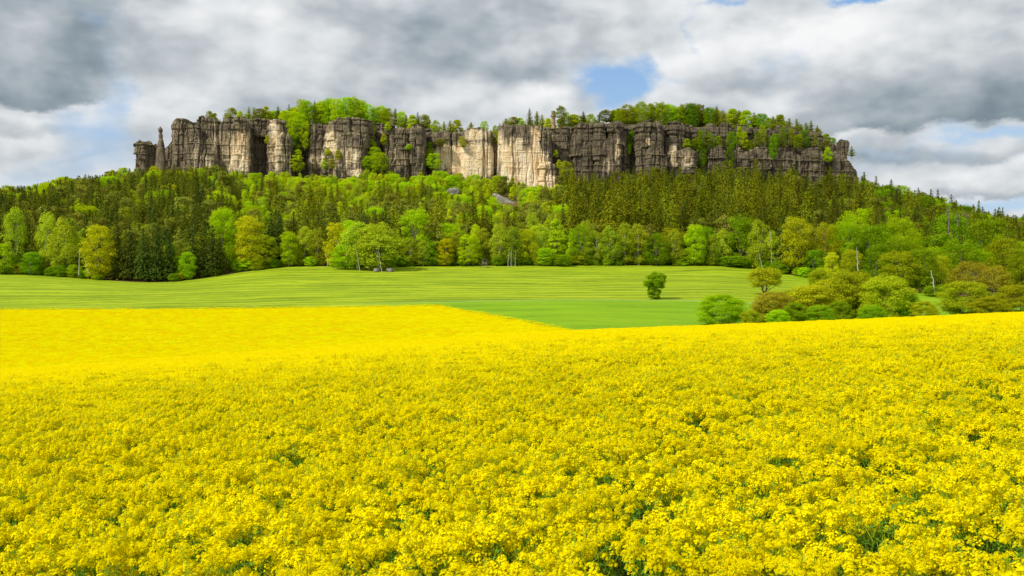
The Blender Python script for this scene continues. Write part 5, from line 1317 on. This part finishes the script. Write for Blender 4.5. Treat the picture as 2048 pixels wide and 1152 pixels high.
def rape_patch(seed, size, plants, heads, nf, fs, leaves=7, rr=(0.038, 0.064), pods=True):
    rng = np.random.default_rng(seed)
    FL, ST, LF = [], [], []
    for _ in range(plants):
        bx, by = rng.uniform(-size / 2, size / 2, 2); H = rng.normal(1.20, 0.075)
        lean = rng.normal(0, 0.05, 2)
        top = np.array([bx + lean[0], by + lean[1], H])
        ST.append(ribbon([bx, by, 0.0], [bx + lean[0] * .6, by + lean[1] * .6, H * .62], 0.007, 0.006, rng)); ST.append(ribbon([bx, by, 0.0], [bx + lean[0] * .6, by + lean[1] * .6, H * .62], 0.007, 0.006, rng))
        ST.append(ribbon([bx + lean[0] * .6, by + lean[1] * .6, H * .62], top, 0.005, 0.003, rng))
        for k in range(heads):
            if k == 0: tip = top
            else:
                a = rng.uniform(0, 6.283); q_ = rng.uniform(0.06, 0.17)
                tip = top + [math.cos(a) * q_, math.sin(a) * q_, -abs(rng.normal(0.0, 0.07)) - q_ * 0.15]
                fk = np.array([bx + lean[0] * .6, by + lean[1] * .6, H * rng.uniform(0.58, 0.78)])
                ST.append(ribbon(fk, tip - [0, 0, 0.02], 0.0042, 0.0026, rng))
            f_, g_ = raceme(tip, None, rng.uniform(*rr), rng.uniform(0.045, 0.085), nf, rng, fs)
            FL.append(f_); ST.append(g_)
            if rng.uniform() < 0.22:    # a bare shoot with pods above the flowers
                t2 = tip + [rng.normal(0, 0.03), rng.normal(0, 0.03), rng.uniform(0.06, 0.16)]
                ST.append(ribbon(tip, t2, 0.003, 0.002, rng))
                for _k in range(5):
                    aa = rng.uniform(0, 6.283); b_ = tip + (t2 - tip) * rng.uniform(0.2, 1)
                    ST.append(ribbon(b_, b_ + [math.cos(aa) * 0.04, math.sin(aa) * 0.04, 0.03], 0.0016, 0.0012, rng))
        for _l in range(leaves):
            z = rng.uniform(0.45, 0.96) * H * 0.88; a = rng.uniform(0, 6.283); L = rng.uniform(0.07, 0.17)
            d = np.array([math.cos(a), math.sin(a), 0.0]); p = np.array([bx, by, z]); pe = np.array([-d[1], d[0], 0.0])
            LF.append(np.array([p, p + d * L * .5 + pe * L * .16 + [0, 0, L * .28], p + d * L + [0, 0, L * .15], p + d * L * .5 - pe * L * .16 + [0, 0, L * .28]]))
    FL, ST, LF = np.vstack(FL), np.vstack(ST), (np.vstack(LF) if LF else np.zeros((0, 3)))
    V = np.vstack([FL, ST, LF]); mi = np.repeat([0, 1, 2], [len(FL) // 4, len(ST) // 4, len(LF) // 4])
    return mesh_np('rapeseed_patch', V, np.arange(len(V)).reshape(-1, 4), [PETAL, STEM, RLEAF], False, mi)
def rape_tuft(seed, size, heads, per, q, hr, hz, green=0.12, mat=None):
    """coarser patch for the distance: heads as little tufts of petals over some green"""
    rng = np.random.default_rng(seed)
    ca, cr_ = rng.uniform(0, 6.283, heads), size / 2 * np.sqrt(rng.uniform(0, 1, heads)) * rng.uniform(0.7, 1.15, heads)
    c = np.stack([np.cos(ca) * cr_, np.sin(ca) * cr_, 1.2 - np.abs(rng.normal(0, hz, heads))], 1)
    D = rng.normal(0, 1, (heads, per, 3)); D /= np.linalg.norm(D, axis=2)[..., None]; D[..., 2] = np.abs(D[..., 2])
    P = (c[:, None] + D * hr).reshape(-1, 3)
    V = quads_at(P, D.reshape(-1, 3) + [0, 0, 0.4], q, q * 0.8, rng, 0.5)
    ng = int(heads * per * green)
    PG = np.stack([rng.uniform(-size / 2, size / 2, ng), rng.uniform(-size / 2, size / 2, ng), rng.uniform(0.85, 1.12, ng)], 1)
    VG = quads_at(PG, rng.normal(0, 1, (ng, 3)) * [1, 1, 0.3], q * 0.5, q * 1.6, rng, 0.3)
    VV = np.vstack([V, VG])
    return mesh_np('rapeseed_tuft', VV, np.arange(len(VV)).reshape(-1, 4), [mat or PETAL, STEM], False, np.repeat([0, 1], [len(P), ng]))
NEARP = [rape_patch(500 + k, 0.66, 8, 7, 44, 0.0108, 13) for k in range(9)]
MIDP = [rape_tuft(600 + k, 1.2, 150, 10, 0.023, 0.046, 0.075, 0.05) for k in range(6)]
FARP = [rape_tuft(700 + k, 1.7, 105, 6, 0.032, 0.065, 0.09, 0.13, HEADS) for k in range(5)]
PP, RR, SS, II = [], [], [], []
def sow(y0, y1, dens, first, count, smin, smax, thin=0.0, fade_in=None, fade_out=None):
    # an even drill pattern with some play, so that no bare hole opens
    sp = dens ** -0.5
    gx, gy = np.meshgrid(np.arange(-0.66 * y1 - 3.5, 0.66 * y1 + 3.5, sp), np.arange(y0, y1, sp))
    x = gx.ravel() + RNG.uniform(-0.42, 0.42, gx.size) * sp; y = gy.ravel() + RNG.uniform(-0.42, 0.42, gx.size) * sp
    ok = np.abs(x) < 0.64 * y + 3.0
    x, y = x[ok], y[ok]; n = len(x)
    if fade_in:
        ok = RNG.uniform(0, 1, n) < np.clip((y - fade_in[0]) / (fade_in[1] - fade_in[0]), 0, 1); x, y = x[ok], y[ok]; n = len(x)
    if fade_out:
        ok = RNG.uniform(0, 1, n) < np.clip((fade_out[1] - y) / (fade_out[1] - fade_out[0]), 0, 1); x, y = x[ok], y[ok]; n = len(x)
    px = 1024 + F * x / np.maximum(y, 7)
    keep = y < crop_edge(px) - 0.8 + RNG.uniform(-0.2, 0.2, n)
    # the hollow behind the near crest on the right cannot be seen and carries no crop
    nz = fbm(np.stack([x / 0.6, y / 0.6, 0 * x], 1), 91, 2)
    keep &= RNG.uniform(0, 1, n) > thin * np.clip(nz * 2.5 - 0.1, 0, 1)
    # wheel tracks of the sprayer: narrow lines along the field
    for off in (23.0, 59.0, 141.0, 168.0, 195.0, 222.0):
        ln = y - off - 0.10 * x - 3 * np.sin(x / 40.0)
        keep &= ~((np.abs(ln) < 0.22) & (RNG.uniform(0, 1, n) < 0.8) & (y > 40))
    x, y = x[keep], y[keep]; n = len(x)
    z = ground(x, y) + 0.12 * fbm(np.stack([x / 2.2, y / 2.2, 0 * x], 1), 95, 2) * np.clip(1.3 - y / 90, 0.15, 1) - 0.02
    PP.append(np.stack([x, y, z], 1)); s = RNG.uniform(smin, smax, n)
    RR.append(np.stack([RNG.normal(0, 0.04, n), RNG.normal(0, 0.04, n), RNG.uniform(0, 6.283, n)], 1)); SS.append(np.stack([s, s, RNG.uniform(0.94, 1.06, n)], 1))
    II.append(first + RNG.integers(0, count, n))
sow(3.5, 66, 2.9, 0, 9, 0.9, 1.1, 0.16, None, (26, 66))
sow(24, 125, 2.0, 9, 6, 0.9, 1.15, 0.05, (24, 60), (100, 125))
sow(98, 256, 1.0, 15, 5, 0.9, 1.2, 0.0, (98, 122))
# closed canopy under the heads from the middle distance on
cy = np.concatenate([np.arange(38, 120, 1.0), np.arange(120, 262, 1.6)])
cu = np.linspace(-0.70, 0.70, 420)
CX, CY = cu[None] * cy[:, None], np.repeat(cy[:, None], len(cu), 1)
CZ = ground(CX.ravel(), CY.ravel()).reshape(CX.shape) + 0.93 + 0.05 * fbm(np.stack([CX.ravel() / 0.8, CY.ravel() / 0.8, 0 * CX.ravel()], 1), 97, 2).reshape(CX.shape)
ce = crop_edge(1024 + F * cu)[None] - 1.5
CYc = np.minimum(CY, ce); CXc = cu[None] * CYc
CZc = ground(CXc.ravel(), CYc.ravel()).reshape(CX.shape) + 0.93 + 0.05 * fbm(np.stack([CXc.ravel() / 0.8, CYc.ravel() / 0.8, 0 * CX.ravel()], 1), 97, 2).reshape(CX.shape)
CZc[CY > ce + 1.7] -= 0.9
sheet_q = grid_faces(*CX.shape, False)
okq = (CY[:-1, :-1] <= ce[:, :-1] + 1.7).ravel()
instancer('rapeseed_crop', np.vstack(PP), np.vstack(RR), np.vstack(SS), np.concatenate(II), NEARP + MIDP + FARP, 'field of flowering yellow rapeseed filling the foreground and the rise behind', 'rapeseed field',
          (np.stack([CXc, CYc, CZc], -1).reshape(-1, 3), sheet_q[okq], mat_canopy()))
print('CROP', [len(p) for p in PP])
